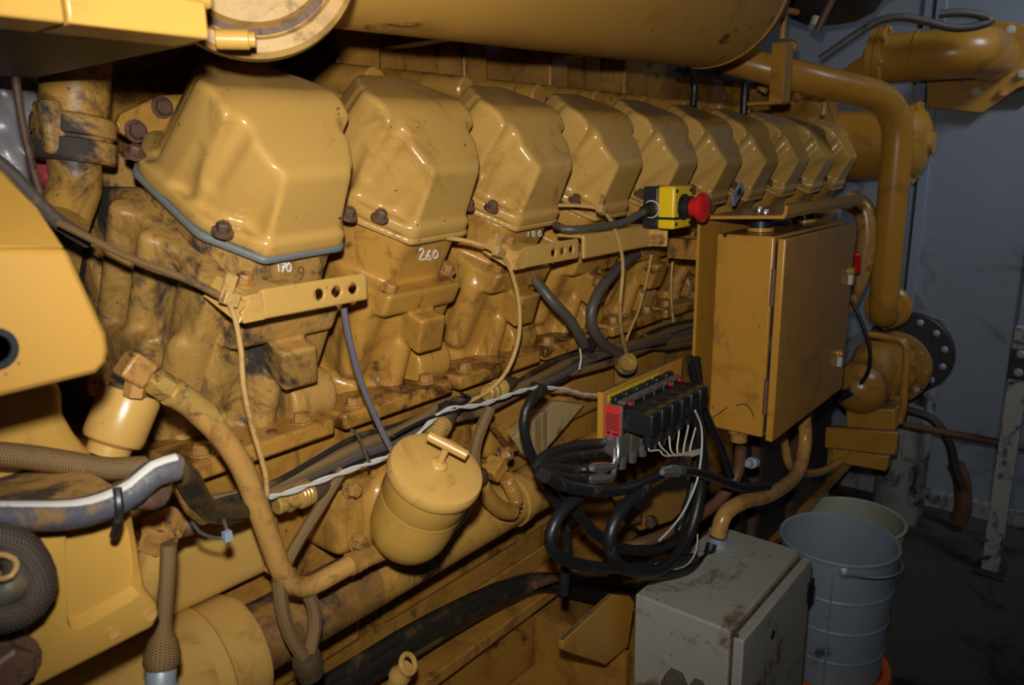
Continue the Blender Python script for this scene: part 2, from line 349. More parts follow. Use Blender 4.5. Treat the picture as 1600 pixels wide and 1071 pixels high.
# signed-distance castings meshed by surface nets
def smax(a, b, k):
    h = np.maximum(k-np.abs(a-b), 0)/k; return np.maximum(a, b)+h*h*k*0.25
def smin(a, b, k): return -smax(-a, -b, k)
def sbox(x, y, z, lo, hi, k=0.008):
    d = smax(lo[0]-x, x-hi[0], k); d = smax(d, smax(lo[1]-y, y-hi[1], k), k); return smax(d, smax(lo[2]-z, z-hi[2], k), k)
def scap(x, y, z, a, b, ra, rb=None):
    a = np.array(a); b = np.array(b); rb = ra if rb is None else rb
    ab = b-a; t = np.clip(((x-a[0])*ab[0]+(y-a[1])*ab[1]+(z-a[2])*ab[2])/ab.dot(ab), 0, 1)
    return np.sqrt((x-a[0]-t*ab[0])**2+(y-a[1]-t*ab[1])**2+(z-a[2]-t*ab[2])**2)-(ra+(rb-ra)*t)
def nets(fn, lo, hi, res, xf):
    """mesh the zero set of fn(x,y,z); xf maps local coordinates to the room"""
    ax = [np.arange(lo[i], hi[i]+res, res) for i in range(3)]
    X, Y, Z = np.meshgrid(*ax, indexing='ij'); D = fn(X, Y, Z)
    D[0], D[-1], D[:, 0], D[:, -1], D[:, :, 0], D[:, :, -1] = [1e-3]*6
    ins = D < 0
    n = np.array(D.shape)-1
    cor = [(i, j, k) for i in (0, 1) for j in (0, 1) for k in (0, 1)]
    acc = np.zeros((*n, 3)); cnt = np.zeros(n)
    def sl(c): return tuple(slice(c[i], c[i]+n[i]) for i in range(3))
    for a in cor:
        for i in range(3):
            if a[i]: continue
            b = list(a); b[i] = 1
            da, db = D[sl(a)], D[sl(b)]; m = (da < 0) != (db < 0)
            with np.errstate(divide='ignore', invalid='ignore'): t = np.where(m, da/(da-db), 0)
            for q in range(3):
                acc[..., q] += np.where(m, (t if q == i else a[q]), 0)
            cnt += m
    act = cnt > 0; idx = -np.ones(n, int); idx[act] = np.arange(act.sum())
    pts = acc[act]/cnt[act][:, None]+np.argwhere(act)
    pts = pts*res+np.array(lo)
    faces = []
    for i in range(3):
        u, v = [(1, 2), (2, 0), (0, 1)][i]
        s0 = [slice(1, -1)]*3; s0[i] = slice(0, -1); s1 = list(s0); s1[i] = slice(1, None)
        A, B = ins[tuple(s0)], ins[tuple(s1)]
        e = np.argwhere(A != B); base = e.copy()
        for q in range(3):
            if q != i: base[:, q] += 1
        fl = A[tuple(e.T)]
        def gi(du, dv):
            c = base.copy(); c[:, u] -= du; c[:, v] -= dv; return idx[tuple(c.T)]
        q = np.stack([gi(0, 0), gi(1, 0), gi(1, 1), gi(0, 1)], 1)
        q[fl] = q[fl][:, ::-1]; faces.append(q)
    faces = np.concatenate(faces); faces = faces[(faces >= 0).all(1)]
    mb = MB(); mb.v = [tuple(p) for p in xf(pts)]; mb.f = [tuple(int(i) for i in f) for f in faces[:, ::-1]]
    return mb
def cast(name, fn, lo, hi, res, mat, parent=None, xf=lambda p: p, loc=None):
    return nets(fn, lo, hi, res, xf).build(name, mat, parent, angle=60, loc=loc)

# ================================================================== the room
EX, EY, EZ = V(1, 0, 0), V(0, 1, 0), V(0, 0, 1)
WX = 3.28
def struct(o): o['kind'] = 'structure'; return o
struct(MB().box((-1.2, -1.8, -0.1), (WX, 3.2, 0)).build('floor', m_floor))
struct(MB().box((WX, -1.8, 0), (WX+0.1, 3.2, 3.0)).build('wall_end', m_wall))
struct(MB().box((-1.2, 3.2, 0), (WX, 3.3, 3.0)).build('wall_far', m_wall))
struct(MB().box((-1.2, -1.8, 3.0), (WX, 3.2, 3.1)).build('ceiling', m_ceil))
for i, (q, wd) in enumerate((((1437, 250), 0.075), ((1600, 560), 0.07), ((1722, 400), 0.07))):
    p = at(*q, X=WX)
    t = MB().box((WX-0.012, p.y-wd/2, 0.06), (WX+0.001, p.y+wd/2, 2.95)).build('trim_%d' % (i+1), m_trim, bevel=0.003)
    struct(t)
    g = MB().box((WX-0.016, p.y-0.004, 0.06), (WX-0.008, p.y+0.004, 2.95)).build('seam', m_black, t)
    for z in (0.5, 0.9, 1.3, 1.7):
        MB().lathe((WX-0.011, p.y+wd*0.3, z), (-1, 0, 0), [(0.006, 0), (0.006, 0.002), (0.003, 0.004)], 10).build('rivet', m_black, t)
struct(MB().box((WX-0.03, -1.8, 0.0), (WX, 3.2, 0.07)).build('baseboard_end', m_duct, bevel=0.004))

# ================================================================== cylinder heads
PITCH = 0.232
OX, OY, OZ = 0.545, 0.7804, 1.2982
ev, ew = V(0, math.cos(math.radians(30)), 0.5), V(0, -0.5, math.cos(math.radians(30)))
def B(u, v, w_, k=0): return V(OX+PITCH*k+u, OY+v*ev.y+w_*ew.y, OZ+v*ev.z+w_*ew.z)
ROT = math.radians(3.2)
def Bx(pts, rot=True):
    u, v, w_ = pts[:, 0].copy(), pts[:, 1].copy(), pts[:, 2]
    if rot:
        c, s = math.cos(ROT), math.sin(ROT); v0 = v-0.1; u, v = u*c-v0*s, u*s+v0*c+0.1
    return np.stack([OX+u, OY+v*ev.y+w_*ew.y, OZ+v*ev.z+w_*ew.z], 1)
def Br(u, v, w_):
    return Vector(Bx(np.array([[u, v, w_]]))[0])
def plan(a, v, off=0.0, k=0.012):
    d = smax(-v-off, 0.83*(a-0.054)-0.56*(v+0.005)-off, k)
    d = smax(d, a-0.101-off, k)
    d = smax(d, 0.81*(a-0.1)+0.58*(v-0.205)-off, k)
    return smax(d, v-0.272-off, k)
def f_cover(u, v, w_):
    a = np.abs(u); q = lambda x, y: math.hypot(x, y)
    side = 0.925*(a-0.0515+0.02*w_)-0.38*(v+0.003)
    side = smin(side, smax(a-0.0925+0.02*w_, 0.093-0.23*w_-v, 0.008), 0.006)
    d = smax(-v+0.05*w_+0.003, side, 0.007)
    d = smax(d, (a-0.0985+0.05*w_), 0.007)
    d = smax(d, (0.79*(a-0.095)+0.56*(v-0.19)+0.24*w_), 0.010)
    d = smax(d, (v-0.262+0.42*w_)/1.08, 0.010)
    d = smax(d, (-0.504*(v-0.008)+0.864*(w_-0.1)), 0.009)
    d = smax(d, w_-0.152+0.07*(v-0.12), 0.010)
    # hollows in the flanks: over each bolt, and the long valley that runs down from the roof edge
    for (p0, p1, ra, rb, k) in (((0.080, 0.036, -0.01), (0.0605, 0.010, 0.095), 0.028, 0.006, 0.012),
                                ((0.0735, 0.052, 0.172), (0.092, 0.076, 0.055), 0.0155, 0.011, 0.010),
                                ((0.103, 0.124, -0.010), (0.099, 0.103, 0.080), 0.024, 0.006, 0.010),
                                ((0.092, 0.215, -0.01), (0.090, 0.148, 0.168), 0.018, 0.012, 0.008)):
        d = smax(d, -scap(a, v, w_, p0, p1, ra, rb), k)
    lip = smax(smax(plan(a, v, 0.002), -w_, 0.004), w_-0.016, 0.006)
    return smin(smax(d, -w_, 0.004), lip, 0.012)
def f_gasket(u, v, w_):
    a = np.abs(u); return smax(smax(plan(a, v, 0.0045, 0.006), -w_-0.011, 0.003), w_+0.0005, 0.003)
def f_head(u, v, w_):
    a = np.abs(u)
    col = smax(smax(plan(a, v, -0.007), w_+0.011, 0.004), -0.10-w_, 0.01)
    for uu in (-0.035, 0.04):
        col = smax(col, -scap(u, v, w_, (uu*1.7, -0.004+0.03*(abs(uu) > 0.036), -0.02), (uu*1.7, -0.004, -0.07), 0.006), 0.008)
    led = sbox(u, v, w_+0.45*v, (-0.090, -0.034, -0.125), (0.058, 0.10, -0.085), 0.006)
    main = sbox(u, v, w_, (-0.098, -0.018, -0.31), (0.076, 0.30, -0.085), 0.008)
    main = smax(main, 0.7*(a-0.068)-0.7*(v+0.018), 0.008)
    main = smax(main, -scap(u, v, w_, (-0.055, -0.03, -0.13), (-0.058, -0.037, -0.26), 0.02), 0.010)
    main = smax(main, -scap(u, v, w_, (0.038, -0.03, -0.19), (0.03, -0.030, -0.25), 0.012), 0.010)
    d = smin(smin(col, led, 0.004), main, 0.006)
    d = smin(d, scap(u, v, w_, (-0.084, 0.010, -0.12), (-0.084, -0.002, -0.225), 0.020), 0.010)
    d = smin(d, scap(u, v, w_, (-0.012, -0.02, -0.185), (-0.020, -0.038, -0.262), 0.017), 0.010)
    lug = sbox(u+0.30*(w_+0.14), v, w_+0.3*v, (-0.030, -0.064, -0.190), (0.022, 0.0, -0.122), 0.004)
    lug = smax(lug, -scap(u, v, w_, (-0.04, -0.06, -0.195), (-0.01, -0.02, -0.20), 0.024), 0.006)
    d = smin(d, lug, 0.004)
    boss = smax(np.sqrt((v+0.022)**2+(w_+0.236)**2)-0.036, np.abs(u-0.05)-0.036, 0.005)
    d = smin(d, boss, 0.006)
    toe = sbox(u, v+0.577*(w_+0.25), w_, (-0.122, -0.03, -0.33), (0.088, 0.1, -0.262), 0.012)
    return smin(d, toe, 0.022)

head = thing('cylinder_head', 'nearest cylinder head with a grimy end and a grey seam under its yellow cover', 'cylinder head', B(0, 0.1, -0.25), 'cylinder heads in a row along the engine')
cover = cast('rocker_cover', f_cover, (-0.112, -0.012, -0.004), (0.112, 0.285, 0.165), 0.0026, m_cover, head, Bx)
def f_bolt(u, v): 
    mb = MB(); p = Br(u, v, 0.017)
    mb.lathe(p-ew*0.004, ew, [(0.0125, 0), (0.0125, 0.004), (0.011, 0.005)], 16)
    mb.lathe(p, ew, [(0.0085, 0), (0.0085, 0.0085), (0.006, 0.011)], 6, 0.4); return mb
for u, v in ((-0.093, 0.036), (-0.1, 0.212), (0.093, 0.036), (0.1, 0.212)):
    f_bolt(u, v).build('cover_bolt', m_boltdark, cover)
gask = cast('gasket', f_gasket, (-0.112, -0.012, -0.018), (0.112, 0.285, 0.006), 0.0032, m_cover, head, Bx)
body = cast('head_casting', f_head, (-0.135, -0.085, -0.315), (0.098, 0.315, -0.004), 0.0038, m_cast, head, lambda p: Bx(p, False))
for u, v, w_ in ((-0.07, -0.012, -0.078), (0.066, 0.01, -0.078)):
    MB().hexbolt(B(u, v, w_), ew, 0.011, 0.012).build('head_bolt', m_bolt, body)
ft = MB().prism([V(OX-0.162, 0.812, 1.038), V(OX+0.054, 0.812, 1.038), V(OX+0.054, 0.812, 1.062), V(OX-0.162, 0.812, 1.062)], (0, 0.16, 0)).build('mounting_foot', m_foot, head, bevel=0.005)
for dx in (-0.125, 0.018):
    MB().hexbolt((OX+dx, 0.836, 1.062), EZ, 0.0115, 0.013).build('foot_bolt', m_bolt, ft)
for dx in (-0.08, -0.03):
    MB().lathe((OX+dx, 0.835, 1.062), EZ, [(0.007, -0.001), (0.007, 0.002), (0.004, 0.003)], 12).build('foot_plug', m_boltdark, ft)
heads = [head]
hl = ['second cylinder head, chalked 260 on its front', 'third cylinder head, chalked 60 beside the holed bracket', 'fourth cylinder head, thin wire looping past its cover, left of the stop button',
      'fifth cylinder head, rising directly behind the yellow stop button box', 'sixth cylinder head, just right of the red stop button', 'seventh cylinder head, above the left end of the cabinet hood',
      'eighth cylinder head, third from the far end, above the cabinet hood', 'ninth cylinder head, second from the far end of the row', 'last cylinder head at the far end, beside the big horizontal drum']
for k in range(1, 10):
    heads.append(dup(head, head.location+V(PITCH*k, 0, 0), hl[k-1]))
def override(o, mat):
    o.material_slots[0].link = 'OBJECT'; o.material_slots[0].material = mat
def kid(o, nm): return [c for c in o.children if c.name.split('.')[0] == nm][0]
override(kid(head, 'gasket'), m_gasket); override(kid(head, 'head_casting'), m_grime)
kid(head, 'gasket')['label'] = 'dark grey exposed gasket'
def plane_pt(px, py, p0, n):
    r = Vector(ray(px, py)); o = V(0, 0, H); return o+r*((Vector(p0)-o).dot(n)/r.dot(n))
def chalk(k, strokes, mat=None, rad=0.0011):
    mb = MB()
    for s in strokes:
        mb.tube([plane_pt(x, y, B(0, 0.0055, -0.04, k), ev) for x, y in s], rad, 6, step=0.003)
    o = mb.build('chalk_number', mat or m_chalk, kid(heads[k], 'head_casting'))
    return o
chalk(0, [[(430, 411), (434, 410), (436, 424)], [(439, 412), (446, 411), (441, 425)], [(440, 418), (446, 416)], [(451, 411), (448, 416), (449, 423), (453, 424), (455, 417), (451, 411)]])
chalk(0, [[(474, 419), (469, 417), (466, 422), (469, 427), (474, 424), (474, 419), (473, 430), (471, 437)]], m_boltdark, 0.0006)
chalk(1, [[(655, 392), (659, 388), (662, 392), (656, 406), (665, 405)], [(672, 391), (667, 399), (667, 405), (672, 406), (672, 400), (667, 401)], [(681, 391), (677, 397), (678, 404), (683, 402), (684, 395), (681, 391)]])
chalk(2, [[(826, 363), (825, 369)], [(833, 370), (832, 364), (835, 362), (836, 367), (833, 367), (836, 371)], [(844, 361), (841, 366), (843, 370), (846, 366), (844, 361)]])

# ================================================================== engine block
blk = thing('engine_block', 'yellow oil-stained engine block that carries the whole row of cylinder heads', 'engine', (1.6, 1.2, 0))
MB().prism([V(0.415, 0.88, 0.9), V(0.415, 0.88, 1.04), V(0.415, 0.97, 1.06), V(0.415, 1.12, 1.42), V(0.415, 1.6, 1.42), V(0.415, 1.6, 0.9)], (2.42, 0, 0)).build('deck', m_grime, blk, bevel=0.01)
MB().box((0.31, 0.86, 0.76), (2.84, 1.6, 1.042)).build('crankcase', m_oily, blk, bevel=0.01)
def f_sidecover(L):
    return lambda x, y, z: smin(sbox(x, y, z, (0, 0, 0), (L, 0.06, 0.098), 0.02), sbox(x, y, z, (-0.008, 0.035, -0.006), (L+0.008, 0.06, 0.106), 0.006), 0.012)
for i, (x0, L) in enumerate(((0.315, 0.19), (0.70, 0.2), (0.93, 0.2), (1.16, 0.2), (1.39, 0.2))):
    cast('side_cover', f_sidecover(L), (-0.014, -0.006, -0.012), (L+0.014, 0.066, 0.112), 0.0045, m_oily if i else m_yel, blk, lambda p, x0=x0: p+np.array([x0, 0.812 if x0 < .5 else .83, 0.88]))
MB().box((0.315, 0.93, 0.56), (2.84, 1.6, 0.765)).build('sump', m_oily, blk, bevel=0.006)
for x0, x1 in ((0.36, 0.70), (0.75, 1.12), (1.16, 1.55), (1.6, 2.0), (2.05, 2.5)):
    MB().prism([V(x0, 0.918, 0.615), V(x1, 0.918, 0.615), V(x1, 0.918, 0.745), V(x0, 0.918, 0.745)], (0, 0.02, 0)).build('sump_door', m_oily, blk, bevel=0.012, seg=3)
    for dx in (0.014, ):
        MB().hexbolt((x0-0.024, 0.93, 0.65), -EY, 0.011, 0.012).build('sump_bolt', m_bolt, blk)
# valley wall between the banks, with bosses
MB().box((0.32, 1.28, 1.40), (2.84, 1.42, 1.86)).build('valley_wall', m_oily, blk, bevel=0.01)
for k in range(9):
    x = OX+PITCH*(k+0.5)
    mb = MB(); c = V(x+0.02, 1.05, 1.535)
    mb.cyl(c+V(0, 0.25, 0.03), c, 0.034, 0.026, 18, 0.004); mb.cyl(c+V(0.0, 0.12, -0.01), c+V(0.05, 0.02, -0.015), 0.03, 0.022, 16, 0.004)
    b = mb.build('port_boss', m_cast, blk)
    MB().hexbolt(c+V(0.05, 0.018, -0.015), V(0.5, -1, 0), 0.012, 0.01).build('boss_bolt', m_boltdark, b)
for x0, x1 in ((0.44, 0.66), (0.95, 1.06), (1.30, 1.38), (1.62, 1.70), (1.98, 2.1)):
    MB().box((x0, 1.20, 1.42), (x1, 1.285, 1.84)).build('riser_plate', m_oily, blk, bevel=0.006)
cast('rear_cover', lambda x, y, z: smin(sbox(x, y, z, (2.72, 0.86, 1.38), (2.85, 1.4, 1.60), 0.02), scap(x, y, z, (2.78, 0.92, 1.58), (2.78, 1.2, 1.66), 0.06), 0.03), (2.70, 0.8, 1.36), (2.88, 1.42, 1.74), 0.012, m_oily, blk)
# flank lumps on the block end, left of the nearest head
def f_flank(x, y, z):
    yy = y+0.577*(z-1.05)                  # slanted with the bank
    d = sbox(x, yy, z, (0.425, 0.915, 1.02), (0.47, 1.45, 1.375), 0.01)
    d = smin(d, sbox(x, yy, z, (0.40, 0.99, 1.03), (0.47, 1.12, 1.20), 0.012), 0.012)
    for y0, z0, z1, r in ((0.945, 1.05, 1.19, 0.020), (1.055, 1.18, 1.33, 0.018), (1.13, 1.20, 1.36, 0.022)):
        d = smin(d, scap(x, yy, z, (0.425, y0, z0), (0.425, y0, z1), r), 0.010)
    d = smax(d, -scap(x, yy, z, (0.41, 1.0, 1.22), (0.41, 1.0, 1.40), 0.022), 0.008)
    d = smax(d, -0.5*(y-0.7804)+0.866*(z-1.2982)+0.035, 0.01)
    for a, b, c, r in ((0.40, 1.045, 1.13, 0.013), (0.40, 1.075, 1.10, 0.011), (0.402, 1.06, 1.075, 0.009)):
        d = smin(d, np.maximum(np.sqrt((yy-b)**2+(z-c)**2)-r, np.abs(x-a)-0.004), 0.005)
    d = smin(d, scap(x, yy, z, (0.43, 1.30, 1.05), (0.43, 1.25, 1.30), 0.03), 0.02)
    return d
cast('end_casting', f_flank, (0.37, 0.70, 1.00), (0.48, 1.45, 1.40), 0.005, m_grime, blk)

# skid frame
skid = thing('engine_skid', 'long oily yellow base beam running under the engine', 'frame', (1.6, 0.9, 0))
MB().box((-0.2, 0.855, 0.49), (3.0, 1.3, 0.515)).build('top_flange', m_oily, skid, bevel=0.003)
MB().box((-0.2, 0.905, 0.30), (3.0, 0.93, 0.49)).build('web', m_oily, skid)
MB().box((-0.2, 0.70, 0.275), (3.0, 1.1, 0.30)).build('bottom_flange', m_oily, skid, bevel=0.003)
MB().box((-0.2, 0.93, 0.515), (3.0, 1.2, 0.56)).build('packer', m_oily, skid, bevel=0.004)
for x in (0.2, 0.8, 1.4, 2.0, 2.6):
    MB().box((x, 0.72, 0.0), (x+0.02, 1.0, 0.275)).build('support_foot', m_oily, skid)
MB().box((1.80, 0.715, 0.30), (2.55, 0.745, 0.70)).build('end_panel', m_darkfl, skid, bevel=0.004)
MB().box((1.86, 0.695, 0.30), (1.89, 0.72, 0.70)).build('panel_rib', m_rust, skid)
MB().box((2.16, 0.695, 0.30), (2.20, 0.72, 0.70)).build('panel_rib', m_rust, skid)
gp = [at(x, y, Y=0.665) for x, y in ((880, 1003), (958, 931), (985, 932), (992, 942), (981, 1012), (946, 1040), (880, 1017))]
g = MB().prism(gp, (0, 0.012, 0)); g.build('gusset_plate', m_yelfar, skid, bevel=0.002)
g = MB().box((gp[0].x+0.02, 0.67, 0.30), (gp[3].x, 0.90, 0.315)).box((gp[3].x-0.02, 0.67, 0.30), (gp[3].x-0.005, 0.9, 0.44)); g.build('gusset_web', m_oily, skid)

# ================================================================== overhead
def tank_axis(px, py, Yc, R):
    r = ray(px, py); e = math.atan2(r[2], r[1]); ec = e+0.2
    for _ in range(20):
        D = Yc/math.cos(ec); al = math.asin(R/D); ec = e+al
    Yt = D*math.cos(al)*math.cos(e)
    return V(r[0]/r[1]*Yt, Yc, H+Yc*math.tan(ec))
TR = 0.19
ta, tb = tank_axis(545, 47, 0.82, TR), tank_axis(1080, 105, 0.82, TR)
td = (tb-ta).normalized()
t0 = ta+td*(0.50-ta.x)/td.x; L = (1.80-t0.x)/td.x
tank = thing('overhead_tank', 'long round yellow tank lying overhead along the engine, domed at its far end', 'tank', t0)
MB().lathe(t0, td, [(0.05, -0.03), (0.14, -0.02), (TR-0.01, 0.0), (TR, 0.012), (TR, L*0.36), (TR, L-0.1)], 72).build('shell', m_tank, tank, angle=50)
MB().lathe(t0, td, [(TR, L-0.1), (TR+0.002, L-0.098), (TR+0.002, L-0.088), (TR-0.001, L-0.085), (TR-0.006, L-0.055), (TR-0.022, L-0.02), (TR-0.055, L+0.015), (TR-0.11, L+0.038), (0.03, L+0.05), (0.0, L+0.05)], 72).build('domed_end', m_tank, tank, angle=50)
for f in (0.12, 0.5, 0.88):
    p = t0+td*(L*f)
    MB().box((p.x-0.02, 0.90, p.z-TR+0.05), (p.x+0.02, 1.29, p.z-TR+0.09)).build('saddle', m_oily, tank)

fn = V(-0.52, -0.85, 0.02).normalized(); fc = at(383, -92, d=0.70)
fl = thing('exhaust_flange', 'round yellow flange with stepped rim hanging overhead at upper left, out of focus', 'flange', fc)
MB().lathe(fc, fn, [(0.075, -0.16), (0.08, -0.03), (0.100, -0.022), (0.104, -0.016), (0.104, 0.004), (0.099, 0.009), (0.088, 0.010), (0.084, 0.004), (0.078, 0.004), (0.073, 0.016), (0.06, 0.018), (0.0, 0.018)], 56).build('rim', m_flange, fl)
MB().lathe(fc, fn, [(0.0765, 0.0035), (0.083, 0.0035), (0.083, 0.006), (0.0765, 0.006)], 56).build('clamp_ring', m_rust, fl)
bp = at(337, 61, d=0.655); bd = V(0.8, -0.6, 0).normalized()
MB().cyl(bp, bp+bd*0.028, 0.0085, n=14, bev=0.001).cyl(bp+bd*0.026, bp+bd*0.033, 0.0065, n=12).build('clamp_bolt', m_yelclean, fl)
by = 0.54
for x0, x1, lb in ((-150, 106, 'blurred square yellow bar at the very top left corner'), (108, 330, 'blurred square yellow bar overhead ending at the bolt of the round flange')):
    a, b = at(x0, 25+0.112*x0, Y=by), at(x1, 25+0.112*x1, Y=by)
    o = MB().box((a.x, by, b.z), (b.x-0.001, by+0.05, b.z+0.026)).build('square_bar', m_yelclean, bevel=0.002); tag(o, lb, 'bar', 'square bars overhead')

oh = thing('overhead_box', 'yellow-fronted box above the square bars at top left, with an added dark shell casting shadow', 'box', V(0.2, 0.8, 1.8))
ba = at(0, 22, Y=by)
MB().box((-0.35, by+0.052, ba.z+0.004), (at(318, 40, Y=by+0.05).x, 0.93, ba.z+0.33)).build('shell', m_darkfl, oh, bevel=0.006)  # shell added to block light; dark colour stands in for shade beneath
MB().box((-0.35, by+0.03, ba.z+0.027), (at(318, 40, Y=by+0.05).x, by+0.06, ba.z+0.3)).build('front_panel', m_yelclean, oh, bevel=0.004)
# ================================================================== upper left: coolant pipe, blanket, rods
cp = thing('coolant_pipe', 'upright yellow pipe with a rusty clamped coupling at upper left', 'pipe', at(112, 330, Y=1.0))
a, b, c, d_, e = at(122, 40, Y=1.0), at(116, 185, Y=1.0), at(115, 246, Y=1.0), at(120, 290, Y=1.0), at(98, 345, Y=0.98)
MB().tube([a, b], 0.038, 22, smooth=False).build('upper_pipe', m_pipe, cp)
dn = (c-b).normalized()
MB().lathe(b-dn*0.004, dn, [(0.038, 0), (0.044, 0.004), (0.046, 0.010), (0.046, 0.024), (0.042, 0.026), (0.042, 0.029), (0.047, 0.031), (0.047, 0.052), (0.044, 0.056), (0.03, 0.056)], 28).build('coupling', m_grime, cp)
lug = MB().obox(b+V(-0.035, -0.02, -0.012), [EX, EY, EZ], (0.012, 0.016, 0.03)); lug.build('coupling_lug', m_grime, cp, bevel=0.006)
MB().tube(fillet([c, d_, e], 0.05), 0.029, 20, smooth=False).build('lower_elbow', m_pipe, cp)
bl = (at(-30, 110, Y=1.2), at(20, 190, Y=1.2), at(5, 270, Y=1.2), at(50, 230, Y=1.2))
def f_blank(x, y, z):
    d = scap(x, y, z, tuple(bl[0]), tuple(bl[1]), 0.06); d = smin(d, scap(x, y, z, tuple(bl[1]), tuple(bl[2]), 0.05), 0.04)
    d = smin(d, scap(x, y, z, tuple(bl[1]), tuple(bl[3]), 0.035), 0.03)
    return d+0.006*np.sin(70*x+40*z)+0.004*np.sin(95*z-50*x+20*y)+0.003*np.sin(160*x+90*z)
lo = np.min([list(p) for p in bl], 0)-0.09; hi = np.max([list(p) for p in bl], 0)+0.09
tag(cast('insulation_blanket', f_blank, lo, hi, 0.006, m_foil), 'crumpled silver insulation blanket behind the pipe at far left', 'blanket')
o = MB().tube(path([(22, 98), (28, 150), (40, 215), (55, 275), (74, 338)], Y=0.93), 0.0042, 8).build('thin_rod', m_rust); tag(o, 'thin rusty rod slanting down in front of the silver blanket', 'rod')
o = MB().tube(path([(-10, 250), (20, 275), (60, 318), (95, 350), (140, 378)], Y=0.90), 0.0085, 10).build('dark_hose', m_greyhose); tag(o, 'dark brown hose running behind the left guard plate', 'hose')
br = thing('end_bracket', 'small yellow plate with two bolts just left of the nearest domed cover', 'bracket', at(230, 200, Y=1.07))
MB().prism([at(x, y, Y=1.07) for x, y in ((182, 192), (190, 178), (250, 149), (300, 146), (300, 215), (215, 222), (190, 208))], (0, 0.012, 0)).build('plate', m_cast, br, bevel=0.002)
for q in ((253, 168), (212, 205)):
    MB().hexbolt(at(*q, Y=1.07), -EY, 0.0115, 0.012).build('bolt', m_boltdark, br)
o = cast('red_sealant', lambda x, y, z: np.sqrt(((x-at(73, 268, Y=1.1).x)/1.0)**2+(y-1.1)**2+((z-at(73, 268, Y=1.1).z)/1.6)**2)-0.016+0.003*np.sin(200*x)*np.sin(180*z), [at(73, 268, Y=1.1)[i]-0.04 for i in range(3)], [at(73, 268, Y=1.1)[i]+0.04 for i in range(3)], 0.004, m_redcloth)
tag(o, 'small lump of red sealant beside the coolant pipe', 'sealant')

# ================================================================== left foreground
gy = 0.525
gd = thing('guard_plate', 'big blurred yellow guard plate with cut corners at the left edge', 'guard', at(60, 560, Y=gy))
lower = [at(x, y, Y=gy) for x, y in ((-110, 388), (106, 388), (168, 522), (172, 548), (168, 568), (152, 585), (0, 622), (-110, 650))]
upper = [at(x, y, Y=gy+0.05) for x, y in ((-110, 205), (-30, 245), (8, 268), (60, 328))]+[lower[1], lower[0]]
MB().prism(lower, (0, 0.02, 0)).build('lower_panel', m_guard_dim, gd, bevel=0.004)
MB().prism(upper, (0, 0.02, 0)).build('upper_panel', m_guard_dim, gd, bevel=0.003)
MB().lathe(at(-10, 545, Y=gy-0.001), -EY, [(0.013, -0.001), (0.013, 0.002), (0.009, 0.002), (0.009, -0.001)], 24).build('hole_grommet', m_black, gd)

gh = thing('gear_housing', 'large yellow cast housing at lower left with a recessed side panel and grimy top', 'housing', at(120, 1070, Y=0.6))
hp = [(-70, 860), (0, 838), (80, 818), (150, 795), (196, 772), (206, 790), (214, 840), (222, 890), (230, 920), (247, 942), (251, 960), (242, 982), (55, 1078), (-70, 1150)]
pp = [(101, 850), (104, 832), (113, 820), (128, 812), (199, 788), (216, 850), (222, 905), (218, 930), (206, 940), (128, 984), (113, 985), (105, 975)]
def carve(o, cutter):
    md = o.modifiers.new('cut', 'BOOLEAN'); md.object = cutter; md.operation = 'DIFFERENCE'; md.solver = 'EXACT'
    dg = bpy.context.evaluated_depsgraph_get(); dg.update()
    me = bpy.data.meshes.new_from_object(o.evaluated_get(dg)); o.modifiers.clear(); old = o.data; o.data = me
    bpy.data.meshes.remove(old); bpy.data.objects.remove(cutter)
    me.polygons.foreach_set('use_smooth', [True]*len(me.polygons)); me.set_sharp_from_angle(angle=math.radians(35))
hb_ = MB().prism([at(x, y, Y=0.60) for x, y in hp], (0, 0.19, 0)).build('body', m_yelclean, gh, bevel=0.005, seg=3)
f_ = [at(x, y, Y=0.60) for x, y in pp]; cen = sum(f_, V(0, 0, 0))/len(f_)
cut = MB().quadstrip([[cen+(p-cen)*1.03+V(0, -0.02, 0) for p in f_], [p+V(0, 0.0, 0) for p in f_], [cen+(p-cen)*0.93+V(0, 0.010, 0.004) for p in f_]]).build('cutter', m_yelclean)
carve(hb_, cut)
for q in ((176, 989), (234, 962)):
    MB().lathe(at(*q, Y=0.60), -EY, [(0.0055, -0.001), (0.0055, 0.0015), (0.004, 0.0015), (0.0035, 0.0004), (0.0, 0.0004)], 16).build('screw_hole', m_yel, gh)
MB().prism([at(x, y, Y=0.72) for x, y in ((-70, 600), (102, 596), (104, 648), (122, 680), (152, 716), (162, 760), (-70, 840))], (0, 0.1, 0)).build('shoulder', m_yelclean, gh, bevel=0.012, seg=3)
top = at(100, 790, Y=0.62)
MB().box((at(-70, 790, Y=0.62).x, 0.604, at(100, 812, Y=0.60).z-0.004), (at(192, 770, Y=0.61).x, 0.79, at(100, 812, Y=0.60).z+0.004)).build('grimy_top', m_grime2, gh, bevel=0.002)
MB().prism([at(x, y, Y=0.594) for x, y in ((-70, 920), (8, 930), (38, 955), (48, 1000), (52, 1075), (-70, 1150))], (0, 0.02, 0)).build('rusty_edge', m_rust, gh, bevel=0.004)
MB().hexbolt(at(10, 1040, Y=0.594), -EY, 0.017, 0.014).build('edge_bolt', m_boltdark, gh)
